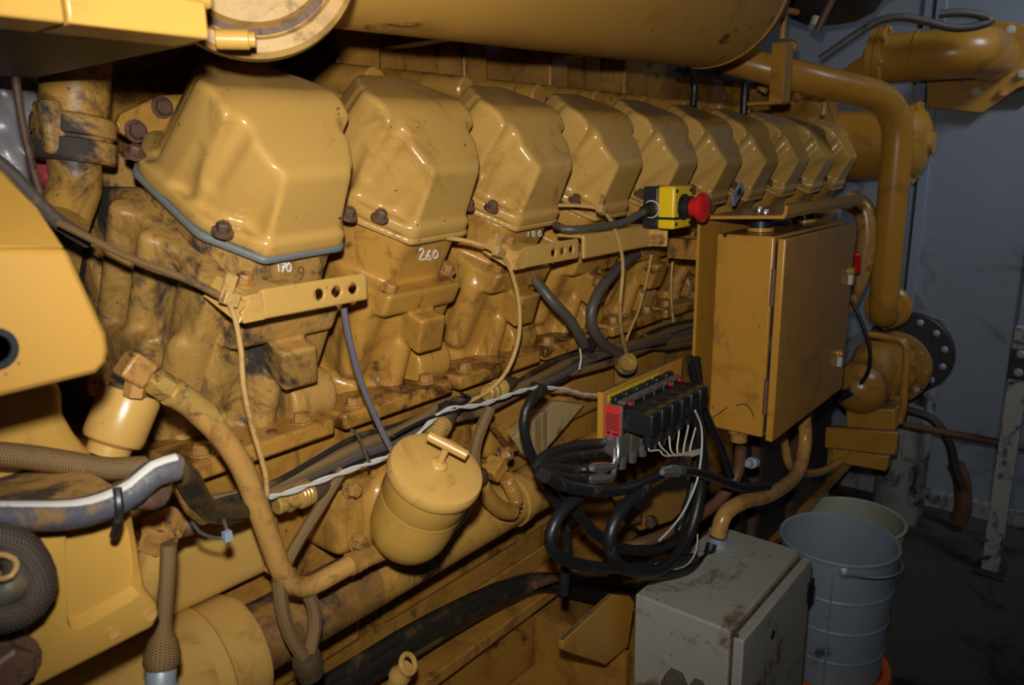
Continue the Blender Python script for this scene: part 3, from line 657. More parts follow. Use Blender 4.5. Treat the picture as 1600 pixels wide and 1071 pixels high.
for pts, r, mt in (([(-60, 965), (10, 962), (45, 945), (58, 915), (48, 880), (20, 850), (-40, 835)], 0.013, m_brdblk), ([(-60, 930), (0, 928), (28, 905), (30, 875), (5, 850), (-50, 845)], 0.011, m_greyhose), ([(-60, 905), (5, 905), (22, 895), (26, 880), (10, 868), (-50, 862)], 0.002, m_wire)):
    o = MB().tube(path(pts, Y=0.565 if r > 0.005 else 0.55), r, 12).build('coiled_hose', mt)
    tag(o, {0.013: 'thick braided dark hose looping at the lower left edge', 0.011: 'smooth grey hose curled inside the braided loop at lower left', 0.002: 'thin yellowed wire curled inside the hose loop at lower left'}[r], 'hose' if r > .005 else 'wire')

# plug sensor on the housing
s0, s1 = at(176, 688, Y=0.74), at(203, 622, Y=0.74); sd = (s1-s0).normalized()
pg = thing('plug_sensor', 'stubby yellow cylindrical plug with a sooty top beside the guard plate', 'sensor', s0)
MB().lathe(s0-sd*0.015, sd, [(0.02, 0), (0.020, 0.010), (0.027, 0.014), (0.0285, 0.02), (0.0285, 0.058), (0.026, 0.064), (0.024, 0.064), (0.0, 0.063)], 32).build('body', m_yel, pg)
MB().lathe(s0-sd*0.015, sd, [(0.0235, 0.0635), (0.022, 0.068), (0.012, 0.070), (0.009, 0.074), (0.0, 0.074)], 24).build('sooty_cap', m_rust, pg)
MB().lathe(s1+sd*0.0, sd, [(0.009, 0), (0.009, 0.012), (0.0075, 0.012), (0.0075, 0.02), (0.010, 0.02), (0.010, 0.028), (0, 0.028)], 6).build('top_nut', m_bolt, pg)
mb = MB().lathe(at(160, 614, Y=0.76), EZ, [(0.012, 0), (0.012, 0.012), (0.008, 0.013), (0.008, 0.02), (0, 0.02)], 6); tag(mb.build('cap_nut', m_bolt), 'yellow cap nut standing left of the plug sensor', 'nut')

# amber hose
ah = thing('amber_hose', 'thick amber hose arching from the left fitting down to the filter canister', 'hose', at(450, 900, Y=0.70))
hp_ = [(284, 622), (310, 645), (345, 680), (378, 730), (402, 790), (424, 850), (440, 892), (458, 914), (485, 916), (520, 898), (553, 880)]
P = path(hp_, Y=0.70)
MB().tube(P, 0.0122, 16).build('sleeve', m_hose, ah)
q0, q1 = at(213, 577, Y=0.70), at(284, 622, Y=0.70); qd = (q1-q0).normalized()
MB().lathe(q0, qd, [(0.007, 0.0), (0.007, 0.02), (0.013, 0.021), (0.013, 0.037), (0.0105, 0.038), (0.0105, 0.042)], 6, 0.5).lathe(q0, qd, [(0.0105, 0.041), (0.0145, 0.042), (0.0145, 0.046), (0.0135, 0.047), (0.0135, 0.062), (0.0125, 0.075), (0.0125, 0.1), (0.0118, 0.1)], 20).build('ferrule', m_brass, ah)
MB().obox(at(211, 577, Y=0.705), [qd, qd.cross(EY).normalized(), qd.cross(qd.cross(EY)).normalized()], (0.013, 0.013, 0.012)).build('elbow_nut', m_bolt, ah, bevel=0.003)
q2 = at(207, 600, Y=0.71); MB().lathe(q2-V(0, 0, 0.012), V(0.25, -0.1, 1), [(0.010, 0), (0.010, 0.02), (0.007, 0.021), (0.007, 0.03)], 6).build('stem_nut', m_bolt, ah)
e0, e1 = at(553, 880, Y=0.70), at(588, 866, Y=0.70); ed = (e1-e0).normalized()
MB().lathe(e0-ed*0.008, ed, [(0.0125, 0), (0.0145, 0.001), (0.0145, 0.012), (0.013, 0.013), (0.013, 0.022), (0.012, 0.023), (0.012, 0.06)], 18).build('end_fitting', m_pipe, ah)

# filter canister, leaning with the bank
ca = V(0, -0.5, 0.866); cc = at(655, 792, Y=0.645)
RC = 0.0555
can = thing('filter_canister', 'round yellow filter canister with a flat lid and a T handle, leaning outward', 'canister', cc-ca*0.07)
MB().lathe(cc, ca, [(0.0, -0.078), (0.018, -0.077), (0.034, -0.071), (0.045, -0.058), (0.0515, -0.04), (0.053, -0.02), (0.053, 0.014), (0.0545, 0.015), (0.0545, 0.019)], 48).build('bowl', m_yelclean, can, angle=50)
MB().lathe(cc, ca, [(0.0535, 0.018), (0.0545, 0.02), (0.0545, 0.056)], 48).build('upper_ring', m_yelclean, can)
MB().lathe(cc, ca, [(0.0545, 0.054), (0.0585, 0.055), (0.0595, 0.058), (0.0595, 0.066), (0.0575, 0.0705), (0.053, 0.072), (0.045, 0.0735), (0.0, 0.075)], 48).build('lid', m_yel, can)
hb = cc+ca*0.075
hnd = MB().lathe(hb, ca, [(0.011, 0), (0.011, 0.003), (0.009, 0.005), (0.0045, 0.006), (0.0045, 0.03)], 16)
hx = V(0.45, -0.77, -0.45).normalized()
hnd.build('handle_stem', m_yel, can)
MB().cyl(hb+ca*0.033-hx*0.026, hb+ca*0.033+hx*0.026, 0.0062, n=14, bev=0.001).build('t_handle', m_yel, can)
fh = thing('filter_mount', 'yellow cast mounting behind the filter canister with two bolts', 'casting', V(0.66, 0.80, 0.92))
c0 = at(560, 780, Y=0.80)
def f_fh(x, y, z):
    p = at(600, 790, Y=0.80); q = at(540, 800, Y=0.80)
    d = sbox(x, y, z, (q.x-0.035, 0.775, q.z-0.05), (q.x+0.03, 0.86, q.z+0.05), 0.012)
    d = smin(d, scap(x, y, z, (p.x, 0.80, p.z+0.02), (p.x+0.03, 0.72, p.z+0.02), 0.05), 0.02)
    d = smin(d, np.maximum(np.sqrt((x-p.x)**2+(z-p.z)**2)-0.062, np.abs(y-0.79)-0.012), 0.008)
    return d
cast('body', f_fh, (0.52, 0.66, 0.80), (0.78, 0.88, 1.06), 0.005, m_cast, fh)
for q in ((547, 764), (556, 846)):
    MB().hexbolt(at(*q, Y=0.775), -EY, 0.0105, 0.016).build('bolt', m_bolt, fh)
o = MB().prism([at(x, y, Y=0.76) for x, y in ((414, 893), (432, 878), (468, 890), (440, 912))], (0, 0.008, 0)).build('tie_plate', m_bolt, bevel=0.001); tag(o, 'small yellow tab plate beside the bend of the amber hose', 'plate')

# oil pipe low along the engine
op = thing('oil_pipe', 'thick oil-blackened yellow pipe running low along the whole engine side', 'pipe', V(0.5, 0.80, 0.765))
MB().cyl((0.36, 0.80, 0.81), (2.8, 0.80, 0.81), 0.045, n=40).build('pipe', m_pipe, op)
MB().cyl((0.40, 0.80, 0.81), (0.62, 0.80, 0.81), 0.0454, n=40).build('scorched_section', m_scorch, op)['label'] = 'soot-blackened purple brown stretch of pipe'
MB().lathe((0.15, 0.80, 0.81), EX, [(0.07, 0), (0.074, 0.1), (0.074, 0.262), (0.070, 0.272), (0.046, 0.276)], 44).build('end_sleeve', m_yel, op)
MB().lathe((0.15, 0.80, 0.81), EX, [(0.0735, 0.205), (0.0765, 0.208), (0.0765, 0.222), (0.0735, 0.226)], 44).build('weld_ring', m_yel, op)
for x in (0.95, 1.5, 2.1):
    MB().lathe((x, 0.80, 0.81), EX, [(0.045, 0), (0.049, 0.002), (0.049, 0.018), (0.045, 0.02)], 36).build('pipe_clamp', m_pipe, op)
    MB().box((x, 0.83, 0.80), (x+0.02, 0.87, 0.86)).build('hanger', m_oily, op)
dv = thing('drain_cock', 'small yellow drain cock with a ring handle at the bottom edge', 'valve', at(628, 1060, Y=0.75))
dd = (at(642, 1032, Y=0.72)-at(615, 1071, Y=0.75)).normalized(); p0 = at(612, 1075, Y=0.75)
MB().lathe(p0, dd, [(0.011, -0.05), (0.011, 0.02), (0.016, 0.024), (0.016, 0.034), (0.012, 0.04), (0.012, 0.048)], 18).build('stem', m_yel, dv)
rc = p0+dd*0.056; rn = V(0.2, -0.8, 0.5).normalized(); t = rn.orthogonal().normalized(); u = rn.cross(t)
MB().tube([rc+(t*math.cos(a)+u*math.sin(a))*0.0135 for a in [2*math.pi*i/20 for i in range(21)]], 0.004, 8, smooth=False).build('ring_handle', m_yel, dv)

# ================================================================== brackets and sensor wires on the heads
YB = 0.727
def f_strap(x0, x1, z0, z1, holes, bend=0.0):
    def f(x, y, z):
        d = sbox(x, y, z, (x0, YB, z0), (x1, YB+0.006, z1), 0.003)
        for hx, hz in holes: d = np.maximum(d, 0.0068-np.sqrt((x-hx)**2+(z-hz)**2))
        return d
    return f
bx0, bx1, bz0, bz1 = 0.452, 0.600, 1.2345, 1.2685
bk = thing('sensor_bracket', 'yellow bracket strap with three holes on the front of the nearest head', 'bracket', V(0.5, YB, bz0), 'holed straps on the heads')
cast('strap', f_strap(bx0, bx1, bz0, bz1, [(0.528, 1.2515), (0.553, 1.2515), (0.578, 1.2515)]), (bx0-0.006, YB-0.006, bz0-0.006), (bx1+0.006, YB+0.012, bz1+0.006), 0.0021, m_yel, bk)
MB().prism([V(bx0+0.002, YB, bz0), V(bx0+0.002, YB, bz1), V(bx0-0.014, YB, bz1-0.012), V(bx0-0.026, YB, bz0+0.012), V(bx0-0.024, YB, bz0)], (0, 0.006, 0)).build('shoulder', m_yel, bk, bevel=0.001)
MB().prism([V(bx0-0.026, YB+0.001, bz0+0.002), V(bx0-0.010, YB+0.001, bz1-0.008), V(bx0-0.016, YB+0.055, bz1+0.014), V(bx0-0.034, YB+0.055, bz0+0.028)], (-0.004, 0, -0.0015)).build('side_tab', m_yel, bk, bevel=0.001)
MB().prism([V(bx0-0.02, YB+0.003, bz1-0.006), V(bx0+0.03, YB+0.003, bz1-0.001), V(bx0+0.03, YB+0.058, bz1+0.006), V(bx0-0.02, YB+0.058, bz1+0.008)], (0, 0, -0.005)).build('top_tab', m_yel, bk, bevel=0.001)
MB().hexbolt((bx0+0.002, YB+0.035, bz1+0.004), V(0, -0.4, 0.9), 0.009, 0.012).build('bolt', m_bolt, bk)
MB().box((bx0+0.05, YB+0.006, bz0+0.004), (bx0+0.075, YB+0.07, bz1-0.004)).build('spacer', m_cast, bk)
bk2 = dup(bk, bk.location+V(2*PITCH-0.003, 0, 0.002), 'yellow bracket strap with three holes on the front of the third head')
eb = thing('stop_bracket', 'long yellow bracket strap carrying the emergency stop box', 'bracket', at(970, 395, Y=YB))
ea, ec_ = at(912, 402, Y=YB), at(1036, 352, Y=YB)
cast('strap', lambda x, y, z: smin(smin(sbox(x, y, z, (ea.x, YB, 1.232), (1.31, YB+0.007, 1.272), 0.004), sbox(x, y, z, (1.302, YB-0.036, 1.234), (1.31, YB+0.007, 1.290), 0.003), 0.004), sbox(x, y, z, (ea.x, YB, 1.268), (1.31, YB+0.06, 1.275), 0.003), 0.002),
     (ea.x-0.01, YB-0.045, 1.22), (1.325, YB+0.07, 1.30), 0.003, m_yel, eb)
for y_, z_ in ((YB-0.022, 1.248), (YB-0.008, 1.248)):
    MB().hexbolt((1.302, y_, z_), -EX, 0.008, 0.01).build('bolt', m_bolt, eb)

# emergency stop
es0 = at(1055, 292, Y=0.652); ex, ey, ez1 = es0.x, 0.652, es0.z; ez0 = at(1055, 358, Y=0.652).z
es = thing('emergency_stop', 'yellow and black emergency stop box with a red mushroom button', 'stop button', V(ex+0.035, ey+0.03, ez0))
SW = 0.07
MB().box((ex, ey+0.034, ez0), (ex+SW, ey+0.066, ez1)).build('back_half', m_estopback, es, bevel=0.004, seg=3)
MB().box((ex-0.001, ey, ez0-0.001), (ex+SW+0.001, ey+0.0345, ez1+0.001)).build('front_cover', m_estop, es, bevel=0.005, seg=3)
bc = V(ex+SW/2, ey, (ez0+ez1)/2)
MB().lathe(bc, -EY, [(0.024, -0.002), (0.024, 0.003), (0.020, 0.004), (0.020, 0.016), (0.017, 0.018)], 28).build('collar', m_black, es)
MB().lathe(bc-EY*0.015, -EY, [(0.0165, 0), (0.0175, 0.002), (0.0175, 0.013), (0.019, 0.016), (0.0255, 0.018), (0.0268, 0.022), (0.0262, 0.026), (0.022, 0.030), (0.012, 0.0325), (0, 0.033)], 36).build('mushroom_button', m_red, es)
MB().box((ex-0.002, ey-0.002, ez0+0.0165), (ex+SW+0.002, ey+0.068, ez0+0.021)).build('cable_tie', m_black, es)
for dx in (0.008, SW-0.008):
    for zz in (ez0+0.008, ez1-0.008):
        MB().lathe((ex+dx, ey, zz), -EY, [(0.004, -0.001), (0.004, 0.0008), (0.002, 0.0008), (0.0, 0.0002)], 10).build('screw', m_black, es)
gc = V(ex, ey+0.046, (ez0+ez1)/2-0.003)
MB().lathe(gc, -EX, [(0.0165, -0.001), (0.0165, 0.0022), (0.0145, 0.0022)], 28).build('white_ring', m_white, es)
MB().lathe(gc, -EX, [(0.0143, -0.001), (0.0143, 0.006), (0.012, 0.007), (0.012, 0.018), (0.0085, 0.024), (0.0075, 0.034)], 20).build('cable_gland', m_black, es)
o = MB().tube([gc-EX*0.02, gc-EX*0.055-EZ*0.008, gc-EX*0.10+EY*0.01-EZ*0.02, at(893, 359, Y=0.735), at(868, 352, Y=0.775)], 0.0068, 12).build('stop_cable', m_greyhose); tag(o, 'grey rubber cable running left from the emergency stop box', 'cable')

def cable(name, pts, r, mat, label, cat='cable', Y=None, n=8, group=None, X=None, Z=None):
    o = MB().tube(path(pts, Y=Y, X=X) if Z is None else [at(x, y, Z=Z) for x, y in pts], r, n).build(name, mat); return tag(o, label, cat, group)
cable('sensor_wire', [(92, 348, .86), (140, 372, .84), (200, 402, .82), (260, 424, .79), (310, 445, .76), (346, 464, .738)], 0.0042, m_brd, 'sheathed brown wire crossing the grimy end of the nearest head', 'wire')
cable('sensor_wire', [(358, 474), (368, 500), (377, 550), (380, 600), (392, 660), (408, 715), (416, 748), (417, 775)], 0.0030, m_wire, 'thin yellow wire hanging down from the clip on the nearest bracket', 'wire', Y=0.73)
cable('chrome_strip', [(537, 482, .755), (546, 530, .75), (562, 590, .745), (588, 655, .735), (613, 706, .725)], 0.0042, m_chrome, 'shiny silver rod leaning down to the filter canister', 'rod')
cable('sensor_wire', [(690, 371, .79), (735, 378, .76), (776, 394, .735), (797, 420, .735), (811, 475, .735), (810, 530, .735), (792, 580, .74), (762, 612, .75), (725, 632, .755)], 0.0034, m_wire, 'thin yellow wire hanging from the third head and curving back left', 'wire')
cable('sensor_wire', [(868, 321, .79), (910, 322, .75), (940, 329, .72), (960, 356, .715), (973, 410, .715), (969, 480, .72), (972, 525, .74), (980, 556, .76)], 0.0034, m_wire, 'thin yellow wire dropping from the fourth head to the round connector', 'wire')
cable('sensor_wire', [(1018, 398), (1010, 440), (998, 485), (983, 520), (975, 545)], 0.0030, m_wire, 'thin wire slanting to the round connector below the stop bracket', 'wire', Y=0.80)
cable('sensor_wire', [(1052, 392), (1049, 440), (1050, 485), (1056, 525), (1058, 540)], 0.0030, m_wire, 'thin wire hanging straight down left of the cabinet bracket', 'wire', Y=0.80)
for q, Y_, lb in (((359, 467), 0.733, 'on the nearest bracket'), ((779, 394), 0.733, 'above the third head bracket'), ((940, 328), 0.716, 'above the stop bracket')):
    t = thing('cable_clip', 'small yellow square cable clip '+lb, 'clip', at(*q, Y=Y_))
    p = at(*q, Y=Y_); MB().obox(p, [V(.9, 0, -.43), EY, V(.43, 0, .9)], (0.0085, 0.006, 0.0075)).build('block', m_wire, t, bevel=0.001)
    MB().obox(p+V(0.002, 0.004, 0.012), [V(.9, 0, -.43), EY, V(.43, 0, .9)], (0.0065, 0.002, 0.014)).build('strap_end', m_wire, t)
cl = thing('wire_holder', 'blue grey slotted wire holder beside the seventh head', 'clip', at(1152, 300, Y=0.73))
MB().obox(at(1152, 303, Y=0.73), [V(.8, 0, .6), EY, V(-.6, 0, .8)], (0.03, 0.004, 0.012)).build('plate', m_zinc, cl, bevel=0.001)
MB().obox(at(1155, 300, Y=0.726), [V(.8, 0, .6), EY, V(-.6, 0, .8)], (0.008, 0.002, 0.007)).build('slot', m_black, cl)

# ================================================================== wiring loom under the heads
def strand(pts, r, mat, label, wob=0.004, cat='cable', group=None):
    P = spline(path(pts, Y=0.775), 0.012); ph = random.random()*6
    P = [p+V(0, math.sin(i*0.21+ph)*wob, math.cos(i*0.17+ph)*wob) for i, p in enumerate(P)]
    o = MB().tube(P, r, 9, smooth=False).build('loom_strand', mat); return tag(o, label, cat, group)
lm = [(310, 795), (380, 778), (440, 757), (500, 730), (560, 705), (620, 688), (660, 668), (700, 643), (750, 630), (810, 608), (870, 585), (930, 562), (1000, 540), (1090, 515)]
GL = 'brown loom strands below the heads'
for i, (dy, r, mt, lb) in enumerate(((-9, 0.0075, m_brd, 'topmost tan braided loom strand along the head feet'), (0, 0.0085, m_greyhose, 'middle grey loom strand along the head feet'), (9, 0.0075, m_brd, 'lowest tan braided loom strand along the head feet'), (4, 0.005, m_black, 'thin black loom strand wound among the braided ones'), (-14, 0.004, m_conduit, 'thin dark strand running just under the head feet'))):
    strand([(x, y+dy) for x, y in lm], r, mt, lb, 0.004 if r > .006 else 0.007, group=GL)
P = spline(path([(395, 783), (450, 770), (500, 752), (560, 730), (615, 710), (645, 688), (672, 660), (700, 640), (750, 633), (800, 616), (835, 607), (880, 608), (910, 616), (936, 618)], Y=0.735), 0.006)
o = MB()
for ph in (0, math.pi):
    o.tube([p+V(0, math.cos(i*0.5+ph), math.sin(i*0.5+ph))*0.0019 for i, p in enumerate(P)], 0.0021, 6, smooth=False)
tag(o.build('twisted_wire', m_white), 'white twisted pair of wires running to the valve block plate', 'wire')
def connector(name, label, p, ax, r, L, mat=m_brass, braidmat=m_brd):
    t = thing(name, label, 'connector', p); ax = Vector(ax).normalized(); p = Vector(p)
    MB().lathe(p, ax, [(r*0.85, 0), (r, 0.002), (r, L*0.3), (r*1.15, L*0.32), (r*1.15, L*0.42), (r, L*0.44), (r, L*0.62), (r*1.2, L*0.64), (r*1.2, L), (r*0.9, L)], 24).build('shell', mat, t)
    mb = MB()
    for k in range(3): mb.lathe(p, ax, [(r*1.2, L*(0.66+.1*k)), (r*1.28, L*(0.69+.1*k)), (r*1.2, L*(0.72+.1*k))], 24)
    mb.build('knurled_ring', mat, t)
    MB().lathe(p, ax, [(r*1.1, L), (r*1.2, L*1.15), (r*0.9, L*1.5), (r*0.6, L*1.9)], 18).build('boot', braidmat, t)
    return t
connector('round_connector', 'round brass connector lying along the loom behind the amber hose', at(430, 790, Y=0.755), (at(500, 764, Y=0.755)-at(430, 790, Y=0.755)), 0.0125, 0.05)
connector('round_connector', 'round brass connector standing just above the filter canister', at(668, 697, Y=0.745), (at(697, 652, Y=0.75)-at(668, 697, Y=0.745)), 0.0135, 0.045)
connector('round_connector', 'round brass connector on the loom below the third head', at(760, 616, Y=0.755), (at(800, 598, Y=0.765)-at(760, 616, Y=0.755)), 0.0125, 0.045)
rcn = thing('ring_plug', 'open round plug facing out above the valve block plate', 'connector', at(982, 566, Y=0.75))
MB().lathe(at(982, 566, Y=0.75), V(-0.5, -0.8, 0.3), [(0.018, -0.03), (0.018, 0.0), (0.0175, 0.003), (0.012, 0.003), (0.011, -0.004), (0, -0.004)], 26).build('ring', m_brass, rcn)
MB().lathe(at(983, 569, Y=0.754), V(-0.5, -0.8, 0.3), [(0.0215, -0.02), (0.0215, -0.008), (0.018, -0.006)], 26).build('rear_nut', m_steel, rcn)
cable('braided_cable', [(535, 735, .75), (505, 785, .745), (470, 840, .735), (448, 880, .725), (436, 905, .715)], 0.0075, m_brd, 'tan braided cable slanting down behind the amber hose')
cable('braided_cable', [(765, 640, .74), (752, 670, .735), (742, 705, .735), (745, 745, .735)], 0.0095, m_brd, 'short tan braided cable curving down right of the filter canister')
cable('braided_cable', [(436, 905), (440, 945), (452, 990), (470, 1020), (482, 1035)], 0.0085, m_brd, 'braided cable dropping left of two to the dirty plug below the oil pipe', Y=0.70)
cable('braided_cable', [(482, 928), (490, 950), (492, 980), (486, 1010), (482, 1035)], 0.0085, m_brd, 'braided cable dropping right of two to the dirty plug below the oil pipe', Y=0.70)
t = thing('dirty_plug', 'round dirt-caked plug hanging below the oil pipe', 'connector', at(482, 1048, Y=0.70))
MB().lathe(at(478, 1025, Y=0.70), at(488, 1065, Y=0.70)-at(478, 1025, Y=0.70), [(0.008, -0.003), (0.016, 0.0), (0.018, 0.004), (0.018, 0.018), (0.0155, 0.02), (0.0155, 0.03), (0.010, 0.034)], 22).build('shell', m_brd, t)
ep = thing('elbow_plug', 'grimy elbow plug with ribbed boot resting on the oil pipe right of the canister', 'connector', at(770, 790, Y=0.735))
MB().lathe(at(743, 735, Y=0.735), at(752, 770, Y=0.735)-at(743, 735, Y=0.735), [(0.010, 0), (0.0165, 0.006), (0.0175, 0.014), (0.015, 0.024), (0.011, 0.028)], 18).build('braided_knob', m_brd, ep)
MB().tube(path([(752, 760), (765, 780), (785, 798), (800, 800)], Y=0.735), 0.014, 14).build('elbow', m_oily, ep)
MB().tube(path([(800, 803), (806, 785), (800, 765), (790, 745)], Y=0.735), 0.0105, 14, step=0.0015, r_fn=lambda t: 0.0105+0.0022*math.sin(t*75)).build('ribbed_boot', m_oily, ep)
nb = thing('pipe_block', 'square yellow fitting with a bolt head above the oil pipe left of the strut', 'fitting', at(772, 732, Y=0.75))
MB().obox(at(772, 732, Y=0.75), [V(.85, 0, .5), EY, V(-.5, 0, .85)], (0.017, 0.016, 0.013)).build('block', m_cast, nb, bevel=0.003)
MB().hexbolt(at(786, 712, Y=0.75), V(0.3, -0.8, 0.4), 0.011, 0.016).build('bolt', m_bolt, nb)
MB().prism([at(x, y, Y=0.765) for x, y in ((776, 668), (784, 664), (812, 702), (804, 706))], (0, 0.02, 0)).build('side_plate', m_oily, nb)
st = thing('strut', 'flaking grey and yellow diagonal strut left of the valve block', 'strut', at(830, 690, Y=0.82))
MB().prism([at(x, y, Y=0.80) for x, y in ((868, 628), (915, 632), (838, 722), (792, 694))], (0, 0.03, 0)).build('board', m_strut, st, bevel=0.003)
cable('grey_hose', [(838, 440, .80), (862, 470, .77), (890, 500, .76), (908, 530, .76), (925, 560, .78)], 0.0095, m_greyhose, 'grey rubber hose slanting down below the third bracket', 'hose', n=12)
cable('grey_hose', [(995, 398, .80), (960, 425, .77), (930, 468, .76), (924, 505, .76), (945, 540, .765), (985, 562, .78)], 0.0105, m_greyhose, 'grey rubber hose bowed left below the stop bracket', 'hose', n=12)
mb = MB()
for i, pts in enumerate(([(1000, 535), (1040, 540), (1075, 535), (1110, 540)], [(1005, 528), (1045, 528), (1080, 522), (1112, 520)])):
    o = MB().tube(path(pts, Y=0.78), 0.011-0.002*i, 10).build('loom_strand', m_brd); tag(o, ['thick braided loom stub running behind the cabinet, lower of two', 'thick braided loom stub running behind the cabinet, upper of two'][i], 'cable')

for q, r, Y_, lb in (((700, 641), 0.014, 0.752, 'black tape lump where the twisted wire meets the loom'), ((838, 608), 0.011, 0.745, 'black tape lump at the top of the long black hose'), ((918, 541), 0.013, 0.765, 'black tape end at the foot of the grey hose')):
    p = at(*q, Y=Y_)
    o = cast('tape_lump', lambda x, y, z: np.sqrt((x-p.x)**2*0.5+(y-p.y)**2+(z-p.z)**2)-r+0.003*np.sin(300*x+200*z)*np.sin(250*z), [p[i]-2*r for i in range(3)], [p[i]+2*r for i in range(3)], 0.0028, m_rubber); tag(o, lb, 'tape')
for lb, pts, r, mt in (('thin grey tie tail standing up beside the silver rod', [(576, 722), (568, 700), (558, 680), (549, 672)], .0022, m_greyhose), ('black tie around the loom below the silver rod', [(575, 735), (577, 722), (572, 706)], .0022, m_black),
                       ('pale frayed wire end below the grey hose', [(905, 578), (908, 560), (906, 545)], .0018, m_white), ('short black tie tail above the filter canister', [(705, 640), (722, 630), (735, 622), (720, 615)], .0022, m_black),
                       ('thin black wire wandering above the twisted pair', [(600, 690), (640, 668), (668, 655), (690, 648), (720, 640)], .0024, m_black)):
    cable('cable_tie', pts, r, mt, lb, 'cable tie', Y=0.735, n=6)
# front loom on the gear housing
FL = 0.572
lp = [(-60, 806), (40, 806), (110, 804), (160, 792), (205, 770), (238, 742), (275, 730)]
cable('black_loom', lp, 0.0115, m_loom, 'taped blue black loom draped along the front edge of the gear housing', n=12, Y=FL)
cable('white_wire', [(x, y-13) for x, y in lp], 0.0042, m_white, 'white wire taped on top of the black loom at lower left', 'wire', Y=FL-0.004)
cable('black_loom', [(268, 728, .585), (292, 748, .60), (308, 778, .62), (330, 800, .66), (370, 800, .70), (410, 788, .74)], 0.011, m_conduit, 'dark loom drooping from the housing corner towards the heads', n=12)
cable('amber_loom', [(250, 735, .60), (280, 750, .61), (300, 790, .63), (318, 808, .66)], 0.008, m_hose, 'amber taped cable drooping beside the dark loom at the housing corner', n=10)
cable('white_wire', [(322, 780, .65), (345, 793, .68), (370, 796, .70), (392, 790, .73)], 0.0035, m_white, 'white wire tail beside the drooping dark loom', 'wire')
cable('braided_hose', [(-40, 708), (40, 714), (110, 724), (170, 733), (225, 730)], 0.0105, m_brd, 'tan braided hose lying across the grimy housing top', 'hose', Y=0.69, n=14)
cable('black_tie', [(183, 764, .565), (186, 790, .558), (185, 815, .562), (178, 838, .575)], 0.0035, m_black, 'black tie tail hanging over the recessed housing panel', 'cable tie')
o = MB().tube(path([(300, 815), (312, 832), (335, 841), (355, 838), (350, 815), (340, 790)], Y=0.66), 0.0018, 6).build('cable_tie', m_greyhose); tag(o, 'thin grey tie loop with a pale head near the drooping loom', 'cable tie')
MB().obox(at(355, 838, Y=0.656), [EX, EY, EZ], (0.004, 0.003, 0.005)).build('tie_head', m_zinc, o)
for q, r, lb in (((205, 775), 0.012, 'left'), ((232, 770), 0.014, 'right')):
    p = at(*q, Y=0.588); t = MB().lathe(p, V(0.4, -0.9, 0.1), [(r, -0.012), (r, 0.008), (r*.8, 0.012), (0, 0.012)], 14).build('clamp_bolt', m_rust); tag(t, 'grimy bolt end poking out below the loom at the housing corner, %s one' % lb, 'bolt')
ef = thing('elbow_fitting', 'yellow hex elbow fitting with round caps right of the gear housing', 'fitting', at(240, 890, Y=0.70))
a, b = at(255, 818, Y=0.70), at(232, 905, Y=0.71); d = (b-a).normalized()
MB().lathe(a, d, [(0.016, 0.0), (0.019, 0.003), (0.019, 0.026), (0.017, 0.028)], 6).build('hex_nut', m_bolt, ef)
MB().lathe(a, d, [(0.0165, 0.027), (0.0165, 0.05), (0.013, 0.075), (0.013, 0.09)], 22).build('neck', m_yel, ef)
MB().lathe(a+d*0.004, V(0.55, -0.75, 0.35), [(0.015, -0.012), (0.0165, 0.008), (0.016, 0.014), (0.0, 0.015)], 22).build('front_cap', m_bolt, ef)
MB().lathe(at(278, 822, Y=0.715), V(0.8, -0.5, 0.1), [(0.013, -0.02), (0.013, 0.012), (0.011, 0.014), (0, 0.014)], 20).build('side_cap', m_boltdark, ef)
bc_ = thing('braided_lead', 'braided lead that flares into a grey connector at the bottom edge', 'cable', at(255, 1060, Y=0.64))
P = path([(264, 850), (262, 900), (258, 950), (256, 985)], Y=0.66)
MB().tube(P, 0.0075, 12).build('lead', m_brd, bc_)
p = at(256, 975, Y=0.66); d = (at(252, 1050, Y=0.65)-p).normalized()
mb = MB(); LL = [0, .008, .016, .028, .036, .041]; RR = [.0075, .009, .0135, .0165, .0165, .013]
fr = []
t1 = d.orthogonal().normalized(); t2 = d.cross(t1)
for l, r in zip(LL, RR): fr.append([p+d*l+(t1*math.cos(2*math.pi*i/24)+t2*math.sin(2*math.pi*i/24))*r for i in range(24)])
mb.quadstrip(fr, uvlen=LL); mb.build('flared_braid', m_brd, bc_)
MB().lathe(p, d, [(0.0125, 0.040), (0.0135, 0.042), (0.0135, 0.055), (0.0155, 0.056), (0.0155, 0.10)], 24).build('grey_connector', m_zinc, bc_)

# black loom lying on the skid ledge
for dy, r, lb in ((0, 0.02, 'fat black loom lying along the skid ledge'), (16, 0.015, 'lower black cable beside the fat loom on the skid ledge'), (-16, 0.012, 'upper black cable beside the fat loom on the skid ledge')):
    cable('skid_loom', [(480, 1100+dy), (560, 1052+dy), (640, 1003+dy), (720, 958+dy*.8), (790, 925+dy*.6), (850, 910+dy*.4), (930, 925+dy*.5), (990, 935+dy*.5)], r, m_conduit, lb, Y=0.86, n=12)
cable('rusty_tube', [(835, 915), (870, 903), (920, 898), (965, 896), (1010, 890), (1060, 885)], 0.0085, m_brownpipe, 'thin brown tube running from the skid loom towards the grey box', 'pipe', Y=0.80, n=10)

